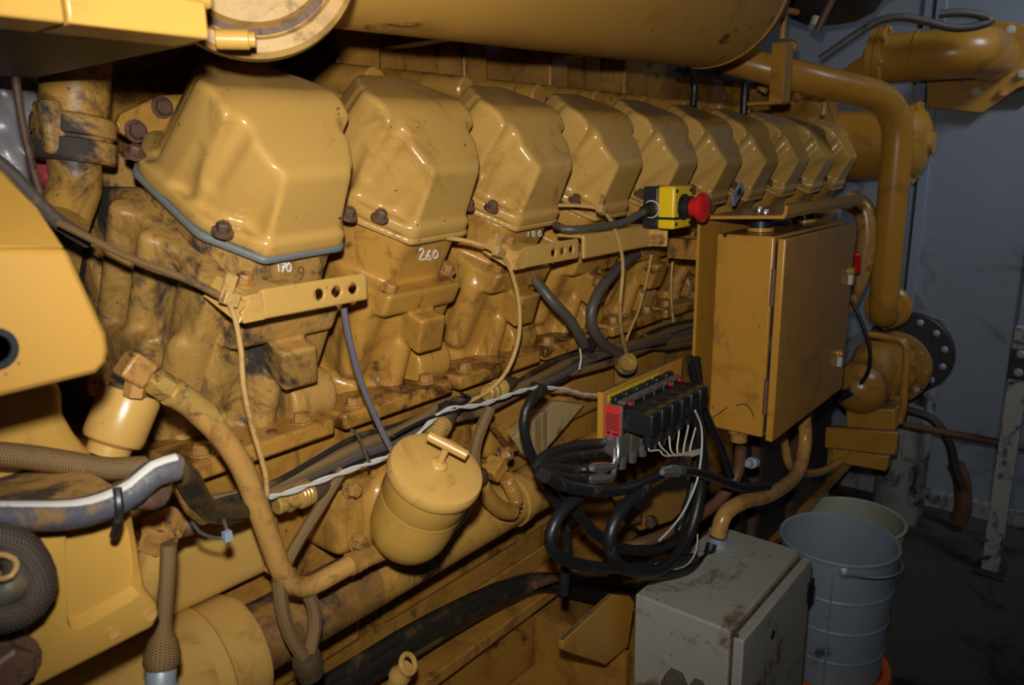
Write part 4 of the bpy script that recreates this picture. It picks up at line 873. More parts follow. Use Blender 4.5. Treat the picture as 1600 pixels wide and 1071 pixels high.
# ================================================================== valve block
VY = 0.62
vx0 = at(941, 660, Y=VY).x
pl_tl, pl_tr = at(938, 617, Y=VY), at(1066, 558, Y=VY); pz1 = (pl_tl.z+pl_tr.z)/2; pz0 = at(943, 713, Y=VY).z
vb = thing('valve_block', 'black bank of six solenoid valves with a red label plate, on a yellow back plate', 'valve block', V(vx0, VY, pz0))
MB().box((vx0, VY, pz0), (pl_tr.x, VY+0.010, pz1)).build('back_plate', m_yelfar, vb, bevel=0.001)
nl = 6
for i in range(nl):
    f0, f1 = 0.06+0.105*i, 0.145+0.105*i
    xa, xb = vx0+(pl_tr.x-vx0)*f0, vx0+(pl_tr.x-vx0)*f1
    o = MB().box((xa, VY-0.001, pz1-0.028), (xb, VY+0.001, pz1-0.008)).build('yellow_label', m_labyel, vb); o['label'] = 'faded yellow sticker'
    mb = MB()
    for r_ in range(3): mb.box((xa+0.002, VY-0.0014, pz1-0.024+0.005*r_), (xb-0.002-0.004*(r_ % 2), VY-0.0009, pz1-0.0225+0.005*r_))
    mb.build('label_print', m_ink, o)
ex0 = vx0+0.004; yb = at(971, 660, X=ex0).y
ztop, zmid, zbot = at(960, 634, X=ex0).z, at(960, 684, X=ex0).z, at(960, 712, X=ex0).z
MB().box((ex0, yb, zbot), (ex0+0.006, VY-0.002, ztop)).build('end_plate', m_steel, vb, bevel=0.0005)
rl = MB().box((ex0-0.0008, yb+0.001, zmid), (ex0, VY-0.003, ztop-0.001)).build('red_label', m_labred, vb); rl['label'] = 'red warning label'
mb = MB(); zz = ztop-0.016; k = 0
yw = VY-0.003-yb
while zz > zmid+0.012:
    mb.box((ex0-0.0012, yb+0.003+0.1*yw*((k*7) % 3)/2, zz), (ex0-0.0007, VY-0.005, zz+0.0014)); zz -= 0.0036; k += 1
mb.box((ex0-0.0012, yb+0.004, zmid+0.004), (ex0-0.0007, VY-0.018, zmid+0.008)).box((ex0-0.0012, VY-0.013, zmid+0.004), (ex0-0.0007, VY-0.007, zmid+0.009))
mb.build('label_print', m_ink, rl)
c0x = at(985, 660, Y=0.535).x; c5x = at(1068, 620, Y=0.535).x
vz1, vz0 = ztop+0.004, zmid
for i in range(6):
    x = ex0+0.008+(c5x-c0x+0.0)/5*i; wv = (c5x-c0x)/5-0.003
    body = MB().box((x, yb+0.002, vz0+0.004), (x+wv, VY-0.003, vz1-0.004))
    b = body.build('valve_body', m_black, vb, bevel=0.002)
    MB().box((x+0.002, yb+0.016, vz1-0.005), (x+wv-0.002, VY-0.006, vz1+0.006)).build('top_cap', m_black, b, bevel=0.003)
    MB().box((x+0.003, yb+0.003, vz1-0.005), (x+wv-0.003, yb+0.014, vz1+0.001)).build('name_strip', m_steel, b)
    if i in (0, 4, 5): MB().lathe((x+wv*0.5, yb+0.0, vz1-0.005), -EY, [(0.0034, 0), (0.0034, 0.003), (0.002, 0.0045), (0, 0.0045)], 12).build('red_button', m_red, b)
    c = MB().box((x+0.001, yb-0.05, vz0+0.010), (x+wv-0.001, yb+0.004, vz1-0.010)).build('solenoid_coil', m_black, vb, bevel=0.003)
    MB().box((x+0.004, yb-0.044, vz1-0.011), (x+wv-0.006, yb-0.034, vz1-0.0097)).build('coil_sticker', m_olive, c)
    MB().lathe((x+wv/2, yb-0.036, vz0+0.012), -EZ, [(0.009, 0), (0.009, 0.012), (0.007, 0.014), (0.007, 0.022), (0.004, 0.024)], 14).build('coil_plug', m_black, c)
    MB().box((x+0.002, yb+0.006, zbot-0.008), (x+wv-0.002, VY-0.004, vz0+0.005)).build('port_block', m_greyhose, vb, bevel=0.001)
    MB().lathe((x+wv/2, yb+0.012, zbot-0.008), -EZ, [(0.0085, -0.002), (0.0085, 0.012), (0.007, 0.013), (0.007, 0.022)], 6).build('port_nut', m_steel, vb)
    gx = V(x+wv/2, yb-0.036, vz0-0.005)
    xs_ = 1030+9.5*i
    o = MB().tube([gx, gx+V(0.003, 0, -0.014), at(xs_, 704+1.0*i, Y=yb-0.040), at(xs_+14, 713-0.6*i, Y=yb-0.042), at(1097, 702+1.6*i, Y=yb-0.040)], 0.0015, 7, step=0.005).build('coil_lead', m_white)
    tag(o, 'white lead hanging from a solenoid plug, number %s from the red label' % ['one', 'two', 'three', 'four', 'five', 'six'][i], 'wire', 'white leads under the solenoids')
for q, ql in (((940, 746), 'lower'), ((945, 728), 'upper')):
    p0, p1 = at(q[0]-18, q[1]+3, Y=0.575), at(q[0]+12, q[1]+1, Y=0.57)
    t = thing('hose_end', 'bright crimped steel hose end beside the valve block, %s one' % ql, 'fitting', p0)
    d = p1-p0
    MB().lathe(p0, d, [(0.006, -0.004), (0.0075, 0), (0.0075, d.length*0.7), (0.006, d.length*0.72), (0.006, d.length)], 6).build('nut', m_steel, t)
    MB().tube([p1, p1+V(0.012, 0, 0.002), p1+V(0.022, 0.004, 0.02), p1+V(0.024, 0.006, 0.04)], 0.0045, 8).build('bent_stub', m_steel, t)
p0, p1 = at(1038, 738, Y=0.53), at(1066, 735, Y=0.53)
t = thing('hose_end', 'dull steel hose end under the white leads', 'fitting', p0); MB().lathe(p0, p1-p0, [(0.005, -0.008), (0.009, 0), (0.009, 0.024), (0.0105, 0.026), (0.0105, 0.045)], 6).build('nut', m_steel, t)
HH = [
 ('black rubber hose leaving the back plate to the left, topmost of the bundle', [(940, 693), (905, 697), (870, 705), (848, 716), (836, 735)], .62, .0095),
 ('black rubber hose leaving the back plate to the left, second of the bundle', [(940, 708), (905, 712), (872, 718), (850, 728), (840, 742)], .612, .0095),
 ('black rubber hose running left from the upper bright hose end', [(930, 732), (895, 735), (865, 732), (848, 735), (842, 748)], .59, .0095),
 ('black rubber hose running left from the lower bright hose end', [(924, 748), (890, 748), (862, 742), (845, 742)], .58, .009),
 ('black rubber hose dropping from the twisted wire in a long curve to the left', [(850, 606), (828, 628), (818, 660), (826, 700), (846, 742), (868, 785), (890, 815)], .66, .0085),
 ('black rubber hose sagging below the hose ends to the white leads', [(1066, 722), (1040, 737), (1012, 752), (975, 765), (930, 768), (885, 760), (852, 744)], .555, .0105),
 ('black rubber hose in the big left loop', [(905, 775), (878, 800), (860, 835), (865, 862), (895, 880), (950, 888), (1020, 885), (1085, 872)], .575, .0105),
 ('black rubber hose in the inner loop near the white wire', [(1010, 762), (985, 782), (962, 812), (952, 850), (965, 882), (1000, 894), (1040, 885), (1075, 840), (1094, 770), (1096, 700), (1086, 640)], .55, .0115),
 ('black rubber hose crossing behind the loops', [(870, 745), (885, 775), (905, 805), (935, 838), (975, 858), (1025, 858), (1062, 838), (1080, 800)], .60, .0105),
 ('black rubber hose dropping straight down behind the big left loop', [(862, 760), (880, 810), (886, 850), (882, 900), (880, 930)], .65, .0095),
 ('black rubber hose rising along the cabinet side, left of two', [(1088, 560), (1092, 610), (1090, 680), (1082, 760), (1060, 830)], .60, .0095),
 ('black rubber hose rising along the cabinet side, right of two', [(1078, 560), (1100, 640), (1122, 690), (1142, 745)], .585, .0095),
 ('black rubber hose leading right from the dull hose end under the cabinet', [(1066, 735), (1095, 740), (1128, 752), (1160, 762), (1200, 760)], .535, .0105),
 ('black flat hose lying at the back of the grey box lid', [(985, 893), (1030, 897), (1075, 890), (1104, 872), (1112, 850)], .60, .013),
]
for lb, pts, Y_, r in HH:
    cable('black_hose', pts, r*0.87, m_rubber, lb, 'hose', Y=Y_, n=12, group='black hoses around the valve block')
cable('white_wire', [(1086, 642), (1096, 668), (1096, 710), (1088, 755), (1068, 800), (1045, 830), (1030, 845)], .0018, m_white, 'long white wire sweeping down along the black hoses', 'wire', Y=0.53)
cable('white_wire', [(1090, 835), (1088, 860), (1075, 882), (1050, 890), (1025, 882)], .0015, m_white, 'thin white wire curling on the grey box lid', 'wire', Y=0.56)
yb_ = thing('rusty_bracket', 'yellow plate with rusty torn edge behind the black hose loops', 'plate', at(1010, 830, Y=0.74))
MB().prism([at(x, y, Y=0.74) for x, y in ((955, 765), (1085, 730), (1075, 790), (1050, 815), (1000, 830), (975, 800))], (0, 0.012, 0)).build('plate', m_yelfar, yb_, bevel=0.002)
for q, r in (((990, 808), .018), ((1017, 815), .014)):
    pq = at(*q, Y=.73)
    cast('rusty_lump', lambda x, y, z: np.sqrt((x-pq.x)**2+(y-pq.y)**2+(z-pq.z)**2)-r+.003*np.sin(260*x)*np.sin(230*z), [pq[i]-r-.008 for i in range(3)], [pq[i]+r+.008 for i in range(3)], .0035, m_rust, yb_)

# ================================================================== control cabinet
CX0, CX1, CZ0, CZ1, CY0, CY1 = 1.385, 1.825, 0.862, 1.256, 0.515, 0.628
cb = thing('control_cabinet', 'yellow steel control cabinet with a closed hinged door and two cam latches', 'cabinet', V((CX0+CX1)/2, CY1, CZ0))
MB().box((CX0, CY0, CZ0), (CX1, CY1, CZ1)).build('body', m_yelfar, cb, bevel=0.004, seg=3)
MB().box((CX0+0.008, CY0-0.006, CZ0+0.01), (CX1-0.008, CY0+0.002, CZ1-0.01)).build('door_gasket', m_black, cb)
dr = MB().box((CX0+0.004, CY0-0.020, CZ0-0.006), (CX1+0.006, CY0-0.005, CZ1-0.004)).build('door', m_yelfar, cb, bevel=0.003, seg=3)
for z in (CZ0+0.085, CZ0+0.30):
    MB().cyl((CX0-0.001, CY0-0.003, z-0.035), (CX0-0.001, CY0-0.003, z+0.035), 0.0045, n=12).build('hinge', m_brownpipe, cb)
for q in ((1326, 428), (1309, 556)):
    p = at(*q, Y=CY0-0.02)
    MB().lathe(p+V(0, 0, 0.006), -EY, [(0.011, 0), (0.011, 0.004), (0.009, 0.006), (0.009, 0.012), (0, 0.012)], 18).build('latch', m_brass, dr)
    MB().box((p.x-0.008, CY0-0.032, p.z-0.024), (p.x+0.006, CY0-0.021, p.z-0.002)).build('latch_tab', m_cream, dr, bevel=0.001)
def scratch(pts, X): return [at(x, y, X=X-0.0003) for x, y in pts]
mb = MB()
for pts in ([(1111, 655), (1130, 642), (1137, 637)], [(1150, 634), (1165, 632), (1174, 642), (1178, 652)], [(1112, 634), (1116, 640)]): mb.tube(scratch(pts, CX0), 0.0010, 5)
sc_ = mb.build('scratch_marks', m_ink, cb)
MB().lathe(at(1133, 368, X=CX0), -EX, [(0.004, 0), (0.004, 0.001), (0, 0.001)], 10).build('rivet', m_black, cb)
MB().lathe((CX0+0.035, 0.575, CZ0), -EZ, [(0.022, -0.002), (0.022, 0.012), (0.017, 0.014), (0.017, 0.03), (0.013, 0.032)], 20).build('bottom_gland', m_bolt, cb)
hd = thing('cabinet_hood', 'folded yellow sheet bracket shading the top and back of the control cabinet', 'bracket', V(1.6, 0.66, 0.88))
HZ = 1.296
pr = [(0.494, HZ+0.018), (0.494, HZ+0.006), (0.498, HZ), (0.655, HZ-0.006), (0.661, HZ-0.012), (0.661, 0.87)]
th = [(0.489, HZ+0.018), (0.489, HZ+0.003), (0.494, HZ-0.006), (0.651, HZ-0.012), (0.655, HZ-0.016), (0.655, 0.87)]
X0h = 1.368
mb = MB(); poly = [V(X0h, y, z) for y, z in pr]+[V(X0h, y, z) for y, z in reversed(th)]
n = len(pr)
a0 = [V(X0h, y, z) for y, z in pr]; b0 = [V(X0h, y, z) for y, z in th]
dx = V(1.845-X0h, 0, 0)
for i in range(n-1):
    mb.prism([a0[i], a0[i+1], b0[i+1], b0[i]], dx)
mb.build('sheet', m_yelfar, hd)
for x in (1.47, 1.72):
    MB().cyl((x, 0.575, CZ1), (x, 0.575, HZ-0.010), 0.021, n=18).build('rubber_mount', m_black, hd)
    MB().cyl((x, 0.575, CZ1+0.001), (x, 0.575, CZ1+0.008), 0.026, n=18).build('mount_washer', m_yelfar, hd)
for x, y in ((1.45, 0.56), (1.52, 0.6), (1.6, 0.55)):
    MB().hexbolt((x, y, HZ-0.002), EZ, 0.008, 0.008).build('bolt', m_steel, hd)
MB().box((1.40, 0.661, 0.90), (1.80, 0.80, 0.93)).build('arm', m_oily, hd); MB().box((1.40, 0.661, 1.20), (1.43, 0.74, 1.24)).build('arm', m_oily, hd)
o = MB().cyl(at(1335, 395, Y=0.60), at(1335, 425, Y=0.60), 0.016, n=16, bev=0.003).build('red_cylinder', m_red); tag(o, 'small red cylinder peeking out behind the upper cabinet latch', 'cylinder')  # unidentified red object behind the latch, simplified to a cylinder

# conduits below the cabinet
cable('brown_conduit', [(1255, 640, .56), (1258, 690, .55), (1245, 740, .54), (1205, 772, .54), (1160, 785, .55), (1132, 805, .56), (1121, 838, .565)], 0.016, m_hose, 'brown flexible conduit looping from under the cabinet down to the grey box', 'conduit', n=16)
cable('brown_conduit', [(1158, 700, .575), (1152, 740, .58), (1120, 785, .60), (1060, 825, .63), (1000, 850, .66), (960, 860, .70)], 0.012, m_brownpipe, 'rusty brown tube dropping from the cabinet gland towards the black hoses', 'conduit', n=14)
cable('brown_conduit', [(1225, 690, .62), (1240, 735, .61), (1290, 735, .62), (1340, 700, .64)], 0.011, m_hose, 'brown tube running right below the cabinet to the pump', 'conduit', n=12)
t = thing('steel_union', 'small bright steel union below the cabinet', 'fitting', at(1182, 722, Y=0.56))
MB().lathe(at(1168, 725, Y=0.56), at(1196, 720, Y=0.55)-at(1168, 725, Y=0.56), [(0.008, 0), (0.008, 0.014), (0.012, 0.015), (0.012, 0.028), (0.007, 0.03), (0.007, 0.04)], 14).build('body', m_zinc, t)

# ================================================================== grey enclosure on the floor
GX0, GX1, GY0, GY1, GZ = 1.125, 1.478, 0.452, 0.640, 0.60
gb = thing('grey_enclosure', 'grimy grey steel electrical box standing on the floor before the engine', 'electrical box', V((GX0+GX1)/2, 0.53, 0))
MB().box((GX0, GY0, 0.0), (GX1, GY1, GZ)).build('body', m_greybox, gb, bevel=0.004, seg=3)
MB().box((GX0+0.01, GY0-0.006, 0.02), (GX1-0.01, GY0+0.002, GZ-0.012)).build('door_gasket', m_rust, gb)
gdoor = MB().box((GX0+0.004, GY0-0.024, 0.012), (GX1+0.002, GY0-0.005, GZ-0.012)).build('door', m_greybox, gb, bevel=0.003, seg=3)
p = at(1207, 992, Y=GY0-0.024)
MB().lathe(p, -EY, [(0.009, -0.001), (0.009, 0.0015), (0.0065, 0.0015), (0.006, 0.0006), (0, 0.0006)], 16).build('lock', m_black, gdoor)
p = at(1265, 922, Y=GY0-0.024)
MB().box((p.x-0.016, GY0-0.028, p.z-0.022), (p.x+0.016, GY0-0.0235, p.z+0.022)).build('black_hinge', m_black, gdoor, bevel=0.001)
MB().lathe(at(1150, 991, X=GX0), -EX, [(0.006, 0), (0.006, 0.002), (0.003, 0.004), (0, 0.004)], 12).build('rusty_screw', m_rust, gb)
for q, r in (((1057, 1062), 0.020), ((1092, 1072), 0.013)):
    MB().lathe(at(*q, X=GX0), -EX, [(r*1.15, 0), (r*1.15, 0.008), (r, 0.009), (r, 0.024), (r*0.8, 0.03), (r*0.55, 0.03)], 6).build('side_gland', m_greyhose, gb)
gt = at(1121, 852, Z=GZ)
MB().lathe(gt, EZ, [(0.021, -0.002), (0.021, 0.012), (0.017, 0.013), (0.017, 0.022), (0.0195, 0.023), (0.0195, 0.034), (0.016, 0.036)], 20).build('top_gland', m_zinc, gb)

# ================================================================== buckets
def bucket(name, label, c, r0, r1, h, mat, ribs=(), ears=False):
    t = thing(name, label, 'bucket', c); c = Vector(c)
    pr = [(0.0, 0.012), (r0-0.004, 0.012), (r1-0.004, h-0.004)]
    out = [(r1+0.004, h-0.006), (r1+0.004, h)]
    def rad(z): return r0+(r1-r0)*z/h
    zs = [0.0]
    pts = [(r0, 0.0)]
    for z in ribs: pts += [(rad(z-0.012), z-0.012), (rad(z-0.006), z-0.006), (rad(z-0.0045), z-0.0045), (rad(z)+0.003, z-0.0015), (rad(z)+0.003, z+0.0015), (rad(z+0.0045), z+0.0045), (rad(z+0.006), z+0.006), (rad(z+0.012), z+0.012)]
    pts += [(rad(h-0.012), h-0.012), (r1+0.005, h-0.010), (r1+0.007, h-0.004), (r1+0.003, h), (r1-0.003, h-0.003)]
    inner = [(rad(z)-0.003, z) for z in (h-0.01, h*0.75, h*0.5, h*0.25, 0.016)]+[(0.0, 0.014)]
    MB().lathe(c, EZ, [(0.0, 0.002)]+pts+inner, 56).build('shell', mat, t, angle=50)
    return t
bp_ = at(1311, 838, Z=0.40); bp_.z = 0.0
bk_ = bucket('galvanised_bucket', 'galvanised grey steel bucket with ribs and a swing handle, nearer of the two buckets', bp_, 0.134, 0.146, 0.398, m_zinc, (0.10, 0.19, 0.28))
hz = 0.372
MB().tube([bp_+V(math.cos(a)*0.158, math.sin(a)*0.158, hz-0.03*math.sin((a+2.6)/2.2*math.pi*0.5)) for a in [(-2.75+0.08*i) for i in range(30)]], 0.004, 8).build('bail_handle', m_steel, bk_)
for a in (-2.75, -0.42):
    MB().lathe(bp_+V(math.cos(a)*0.144, math.sin(a)*0.144, hz), V(math.cos(a), math.sin(a), 0), [(0.018, -0.002), (0.016, 0.004), (0.008, 0.008), (0.0, 0.016)], 14).build('bail_ear', m_zinc, bk_)
MB().tube([bp_+V(-0.134, -0.03, 0.02), bp_+V(-0.1415, -0.03, 0.37)], 0.003, 8).build('side_seam', m_zinc, bk_)
o = MB().lathe(bp_, EZ, [(0.137, 0.0), (0.160, 0.001), (0.164, 0.008), (0.161, 0.024), (0.155, 0.028), (0.142, 0.026), (0.137, 0.02), (0.137, 0.0)], 48).build('orange_tray', m_orange); tag(o, 'bright orange plastic ring around the foot of the galvanised bucket', 'ring')
cbp = at(1334, 808, Z=0.24); cbp.z = 0.0
bucket('cream_bucket', 'cream plastic bucket standing behind the galvanised bucket', cbp, 0.135, 0.152, 0.24, m_cream)

# ================================================================== far right: pipes, pump, wall fittings
dY = 0.655
de = at(1424, 224, Y=dY); DR = 0.122
dm = thing('water_drum', 'fat horizontal yellow drum with an end flange beyond the last head', 'drum', V(2.93, 0.8, de.z-DR))
DXc = 2.93; dp = at(1432, 224, X=DXc)
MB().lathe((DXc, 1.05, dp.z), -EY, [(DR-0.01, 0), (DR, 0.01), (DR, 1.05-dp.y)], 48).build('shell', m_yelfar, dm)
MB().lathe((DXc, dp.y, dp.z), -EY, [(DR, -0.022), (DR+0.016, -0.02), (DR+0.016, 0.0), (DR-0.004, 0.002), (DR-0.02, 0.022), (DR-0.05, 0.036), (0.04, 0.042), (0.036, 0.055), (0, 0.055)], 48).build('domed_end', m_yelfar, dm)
for k in range(10):
    a = 2*math.pi*k/10+0.2
    MB().hexbolt((DXc+math.cos(a)*(DR+0.007), dp.y, dp.z+math.sin(a)*(DR+0.007)), -EY, 0.006, 0.008, False).build('flange_bolt', m_yelfar, dm)
lpipe = thing('bent_pipe', 'long yellow pipe running right then bending down in front of the drum', 'pipe', at(1395, 480, Y=0.56))
P = [at(1110, 84, Y=1.02), at(1240, 118, Y=0.80), at(1408, 158, Y=0.585), at(1378, 500, Y=0.585)]
bot = P[-1]; P += [bot+V(0.16, 0.02, 0.02)]
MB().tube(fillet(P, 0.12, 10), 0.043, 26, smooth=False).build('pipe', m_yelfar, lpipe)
fpos = bot+V(0.13, 0.016, 0.016)
MB().lathe(fpos, V(1, 0.12, 0.12), [(0.043, -0.012), (0.062, -0.01), (0.072, 0.0), (0.072, 0.02), (0.05, 0.022)], 32).build('bottom_flange', m_yelfar, lpipe)
sb = thing('strap_hanger', 'flat yellow strap holding the long bent pipe above the heads', 'bracket', at(1216, 165, Y=0.78))
a, b = at(1214, 88, Y=0.775), at(1214, 162, Y=0.775)
MB().box((a.x-0.02, 0.745, b.z), (a.x-0.012, 0.782, a.z+0.03)).box((a.x-0.014, 0.745, b.z), (a.x+0.03, 0.752, a.z+0.03)).build('strap', m_yelfar, sb, bevel=0.001)
MB().box((a.x-0.02, 0.75, b.z-0.003), (a.x+0.03, 0.84, b.z+0.005)).build('foot', m_yelfar, sb, bevel=0.001)
MB().tube(fillet([V(a.x, 0.764, a.z+0.04), V(a.x, 0.764, a.z+0.11), V(a.x+0.09, 0.764, a.z+0.115)], 0.03), 0.008, 8, smooth=False).build('hook', m_yelfar, sb)
# elbow on the wall plate
EXp = 2.98
q0, q1 = at(1386, 92, X=EXp), at(1528, 90, X=EXp)
el = thing('wall_elbow', 'wide yellow elbow pipe bolted to a plate on the end wall at top right', 'pipe', V(WX, q1.y, q1.z))
P = [q0, V(q1.x, q1.y-0.005, q0.z), V(WX-0.06, q1.y-0.005, q0.z)]
ER = 0.082
MB().tube(fillet(P, 0.11, 12), ER, 30, smooth=False).build('elbow', m_yelfar, el)
MB().lathe(q0, -EY, [(ER+0.005, -0.045), (ER+0.028, -0.044), (ER+0.028, -0.024), (ER+0.022, -0.023), (ER+0.022, -0.019), (ER+0.028, -0.018), (ER+0.028, 0.0), (ER+0.004, 0.002), (ER+0.004, 0.006)], 36).build('pipe_flange', m_yelfar, el)
for k in range(8):
    a = 2*math.pi*k/8+0.2
    MB().hexbolt(q0+V(math.cos(a)*(ER+0.016), 0.0, math.sin(a)*(ER+0.016)), -EY, 0.009, 0.01, False).build('flange_bolt', m_yelfar, el)
wq = q0+V(0, -0.09, 0)
MB().lathe(wq, -EY, [(ER, 0), (ER+0.003, 0.001), (ER+0.003, 0.008), (ER, 0.009)], 32).build('weld_seam', m_yelfar, el)
PX = WX-0.04
plp = [at(x, y, X=PX) for x, y in ((1448, 118), (1448, 168), (1535, 177), (1590, 138), (1618, 128), (1622, 52), (1592, 36), (1552, 32), (1518, 48))]
pm = MB().prism(plp, (0.02, 0, 0)).build('wall_plate', m_yelfar, el, bevel=0.003)
MB().box((PX+0.02, min(p.y for p in plp)+0.02, min(p.z for p in plp)+0.03), (WX+0.001, max(p.y for p in plp)-0.02, max(p.z for p in plp)-0.03)).build('plate_backing', m_darkfl, el)
for q, mt in (((1579, 47), m_steel), ((1526, 143), m_steel), ((1598, 116), m_steel), ((1535, 46), m_yelfar), ((1567, 145), m_yelfar)):
    MB().lathe(at(*q, X=PX), -EX, [(0.016, 0), (0.016, 0.003), (0.0125, 0.004), (0.0125, 0.016), (0, 0.018)], 12).build('plate_bolt', m_white if mt is m_steel else mt, el)  # white colour on three bolts stands in for their flash glint
er = thing('flange_ear', 'yellow triangular casting left of the top right elbow flange', 'casting', at(1345, 105, X=2.9))
MB().prism([at(x, y, X=2.9) for x, y in ((1300, 118), (1352, 84), (1362, 84), (1362, 118), (1350, 124))], (0.06, 0, 0)).build('web', m_yelfar, er, bevel=0.006)
MB().cyl(at(1360, 84, X=2.88), at(1360, 84, X=2.88)+V(0.06, 0, 0), 0.026, n=18, bev=0.003).build('ear', m_yelfar, er)
cable('steel_braid_hose', [(1282, 92), (1308, 74), (1340, 52), (1370, 34), (1405, 27), (1445, 33), (1485, 43), (1520, 42), (1548, 32), (1530, 24), (1500, 20), (1468, 22)], 0.013, m_brdgrey, 'grey steel braided hose arching over the top right pipes', 'hose', Y=None, n=12, X=2.85)
cable('rusty_rod', [(1305, -10), (1290, 20), (1277, 48)], 0.011, m_brownpipe, 'rusty rod slanting down at the top edge right of the tank', 'rod', X=2.2)
cable('thin_wire', [(1215, -5), (1205, 25), (1196, 45)], 0.005, m_black, 'thin dark wire at the top edge just right of the tank', 'wire', X=2.2)
tb_ = thing('turbo_housing', 'yellow rimmed dark turbo housing cut off by the top edge right of the tank', 'turbo', at(1300, -20, X=2.5))
tc_ = at(1305, -46, X=2.5)
MB().lathe(tc_-EZ*0.02, EZ, [(0.08, -0.12), (0.12, -0.10), (0.148, -0.056), (0.155, 0.0), (0.16, 0.1)], 40).build('body', m_darkfl, tb_)
MB().lathe(tc_-EZ*0.02, EZ, [(0.150, -0.055), (0.180, -0.053), (0.187, -0.045), (0.187, -0.012), (0.16, -0.008)], 40).build('rim', m_yelfar, tb_)
fa = thing('pipe_fittings', 'cluster of small brass and blue fittings on the strap above the far heads', 'fitting', at(1240, 75, Y=0.80))
a, b = at(1222, 82, Y=0.78), at(1262, 55, Y=0.80)
MB().lathe(a, b-a, [(0.014, 0), (0.014, 0.02), (0.02, 0.021), (0.02, 0.04), (0.013, 0.041), (0.013, 0.055), (0.019, 0.056), (0.019, 0.085), (0.01, 0.09)], 12).build('brass_body', m_brass, fa)
MB().lathe(a+(b-a).normalized()*0.04, b-a, [(0.0145, 0), (0.0145, 0.013)], 14).build('blue_band', m_zinc, fa)
MB().cyl(at(1270, 42, Y=0.80), at(1274, 28, Y=0.80), 0.012, n=12).build('white_cap', m_cream, fa)
for lb, pts, r, mt, Y_ in (('small yellow pipe hooking down above the last heads', [(1246, 145), (1272, 146), (1286, 152), (1287, 166), (1284, 182)], .009, m_yelfar, .80),
                           ('thin steel wire beside the hooked yellow pipe above the last heads', [(1290, 150), (1296, 170), (1302, 190)], .003, m_steel, .80),
                           ('black hose dropping behind the sixth head, left of two', [(1075, 108), (1085, 130), (1083, 165)], .009, m_rubber, .98),
                           ('black hose dropping behind the seventh head, right of two', [(1168, 112), (1164, 140), (1162, 178)], .012, m_rubber, .95),
                           ('thick black cable crossing under the tank end', [(1060, 112), (1120, 118), (1180, 130), (1230, 128)], .011, m_rubber, 1.0)):
    cable('small_pipe' if mt is m_yelfar else 'back_hose', pts, r, mt, lb, 'pipe' if mt is m_yelfar else 'hose', Y=Y_, n=10)
for i, (q, s) in enumerate((((1190, 128), .03), ((1235, 150), .026), ((1258, 168), .024), ((1205, 148), .02))):
    p = at(*q, Y=0.98)
    t = thing('valve_fitting', ['squat yellow valve fitting behind the strap hanger', 'yellow hexagon fitting right of the strap hanger', 'small yellow fitting above the ninth head', 'dark fitting low behind the strap hanger'][i], 'fitting', p)
    MB().lathe(p-V(0, 0, s), V(0.2, -0.4, 0.9), [(s*.6, 0), (s*.6, s*.6), (s, s*.65), (s, s*1.4), (s*.7, s*1.45), (s*.7, s*2)], 6 if i % 2 else 16).build('body', m_cast if i < 3 else m_rust, t)
    MB().cyl(p, p+V(0.03, -0.04, 0), s*.5, n=12, bev=.002).build('side_port', m_bolt, t)

# dark duct with flange
DX = 2.97
dc = at(1418, 552, X=DX)
du = thing('dark_duct', 'sooty duct with a dark bolted flange standing by the end wall', 'duct', V(DX+0.1, dc.y, 0))
MB().lathe(dc, EX, [(0.06, -0.004), (0.146, -0.004), (0.15, 0.0), (0.15, 0.022), (0.1, 0.024)], 44).build('flange', m_darkfl, du)
for k in range(12):
    a = 2*math.pi*k/12+0.26
    MB().lathe(dc+V(-0.004, math.cos(a)*0.122, math.sin(a)*0.122), -EX, [(0.012, -0.001), (0.012, 0.004), (0.008, 0.006), (0, 0.006)], 10).build('flange_bolt', m_zinc, du)
MB().tube(fillet([dc+V(0.01, 0, 0), dc+V(0.12, 0, 0), V(DX+0.12, dc.y, 0.62)], 0.1), 0.1, 30, smooth=False).build('elbow', m_darkfl, du)
MB().lathe((DX+0.12, dc.y, 0.0), EZ, [(0.09, 0.0), (0.09, 0.62), (0.102, 0.625), (0.102, 0.66), (0.09, 0.665), (0.09, 0.8)], 32).build('riser', m_duct, du)
# pump
pp_ = at(1345, 605, X=2.42)
pu = thing('water_pump', 'round oily yellow pump with bolted cover right of the cabinet', 'pump', pp_-V(0, 0, 0.12))
cast('volute', lambda x, y, z: smin(np.sqrt((x-pp_.x)**2+((y-pp_.y)/1.0)**2+(z-pp_.z)**2)-0.082, scap(x, y, z, (pp_.x+0.05, pp_.y, pp_.z), (pp_.x+0.14, pp_.y-0.0, pp_.z+0.05), 0.07), 0.03), [pp_[i]-0.13 for i in range(3)], [pp_[i]+0.25 for i in range(3)], 0.007, m_oily, pu)
cc2 = at(1392, 575, X=2.58)
MB().lathe(cc2, -EX, [(0.115, -0.03), (0.115, 0.0), (0.085, 0.002), (0.08, 0.03), (0.05, 0.036), (0, 0.036)], 36).build('cover_plate', m_oily, pu)
for k in range(10):
    a = 2*math.pi*k/10
    MB().hexbolt(cc2+V(0, math.cos(a)*0.1, math.sin(a)*0.1), -EX, 0.009, 0.01, False).build('cover_bolt', m_zinc if k % 3 == 0 else m_yelfar, pu)
MB().prism([at(x, y, X=2.45) for x, y in ((1322, 640), (1398, 640), (1398, 672), (1378, 690), (1322, 680))], (0.12, 0, 0)).build('mounting_plate', m_yelfar, pu, bevel=0.004)
MB().prism([at(x, y, X=2.42) for x, y in ((1290, 668), (1402, 676), (1398, 712), (1288, 700))], (0.03, 0, 0)).build('bearer', m_yelfar, pu, bevel=0.003)
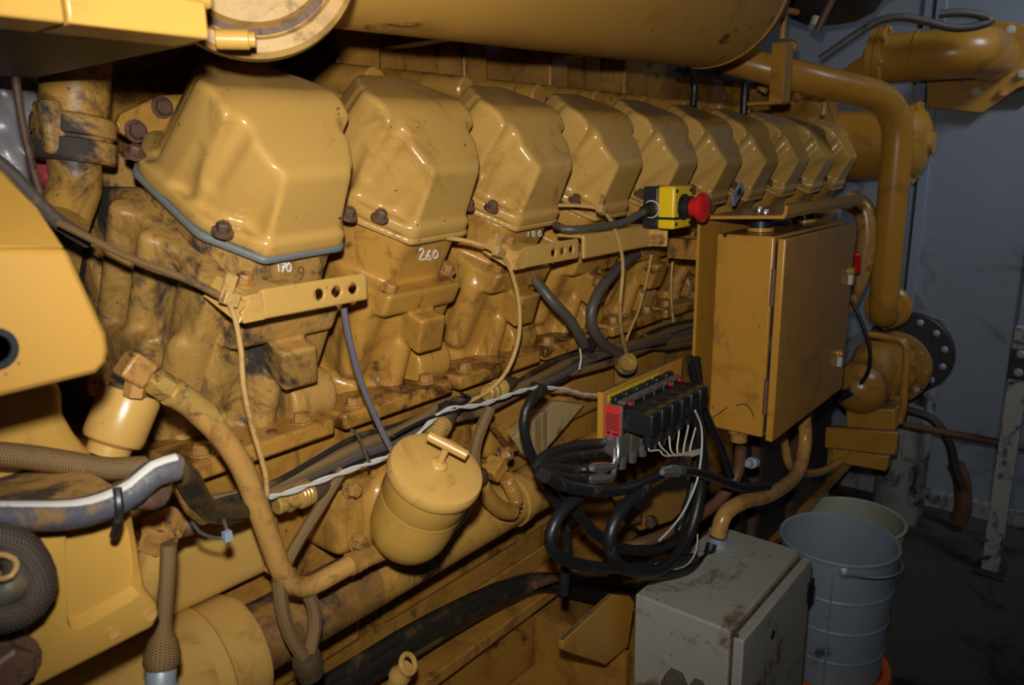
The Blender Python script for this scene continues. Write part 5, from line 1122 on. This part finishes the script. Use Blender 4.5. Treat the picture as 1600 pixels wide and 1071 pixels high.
MB().prism([at(x, y, X=2.40) for x, y in ((1300, 702), (1388, 714), (1384, 737), (1300, 722))], (0.04, 0, 0)).build('lower_bearer', m_yelfar, pu, bevel=0.003)
cable('yellow_tube', [(1355, 522), (1385, 527), (1410, 534), (1416, 555), (1413, 600), (1411, 640), (1405, 660)], 0.0105, m_yelfar, 'thin yellow tube bent around the pump', 'pipe', X=2.40, n=12)
cable('black_wire', [(1330, 470), (1345, 500), (1358, 540), (1358, 575), (1345, 600), (1325, 618)], 0.006, m_rubber, 'black cable dropping from the latch side to the pump', 'cable', X=2.35)
o = MB().cyl(at(1310, 622, X=2.33), at(1330, 612, X=2.33), 0.014, n=12).build('cable_plug', m_black); tag(o, 'black plug on the front of the pump', 'plug')
cast2 = thing('return_pipe', 'rusty yellow elbow pipe rising behind the cabinet hood', 'pipe', at(1350, 360, X=2.55))
MB().tube(fillet(path([(1322, 312), (1352, 325), (1357, 370), (1345, 430), (1318, 480)], X=2.5), 0.08), 0.032, 20, smooth=False).build('pipe', m_hose, cast2)
# rail and post
ra, rb_ = at(1400, 672, X=2.84), at(1660, 709, X=2.84)
rail = MB().cyl(V(2.87, ra.y, (ra.z+rb_.z)/2), V(2.87, rb_.y, (ra.z+rb_.z)/2), 0.014, n=14).build('rusty_rail', m_brownpipe); tag(rail, 'thin rusty rail crossing in front of the end wall', 'rail')
pf = at(1547, 893, Z=0)
po = thing('worn_post', 'worn white painted steel post holding the rusty rail', 'post', V(2.84, pf.y, 0))
MB().box((2.815, pf.y-0.026, 0.0), (2.855, pf.y+0.026, 0.86)).build('post', m_post, po, bevel=0.002)
MB().box((2.78, pf.y-0.045, 0.0), (2.89, pf.y+0.045, 0.012)).build('foot_plate', m_darkfl, po, bevel=0.002)
MB().obox((2.838, pf.y, 0.74), [EX, EY, EZ], (0.026, 0.03, 0.05)).build('rail_clamp', m_darkfl, po, bevel=0.003)
for z in (0.715, 0.775): MB().lathe((2.812, pf.y, z), -EX, [(0.014, 0), (0.014, 0.006), (0.008, 0.01), (0, 0.01)], 10).build('clamp_bolt', m_zinc, po)
cable('hanging_hose', [(1412, 640), (1455, 655), (1482, 690), (1492, 730), (1505, 765)], 0.016, m_darkfl, 'dark hose drooping along the end wall from the duct', 'hose', X=3.0, n=12)
cable('hanging_hose', [(1492, 725), (1502, 750), (1505, 790), (1498, 815)], 0.03, m_brownpipe, 'fat rust brown hose end hanging by the end wall', 'hose', X=3.1, n=14)
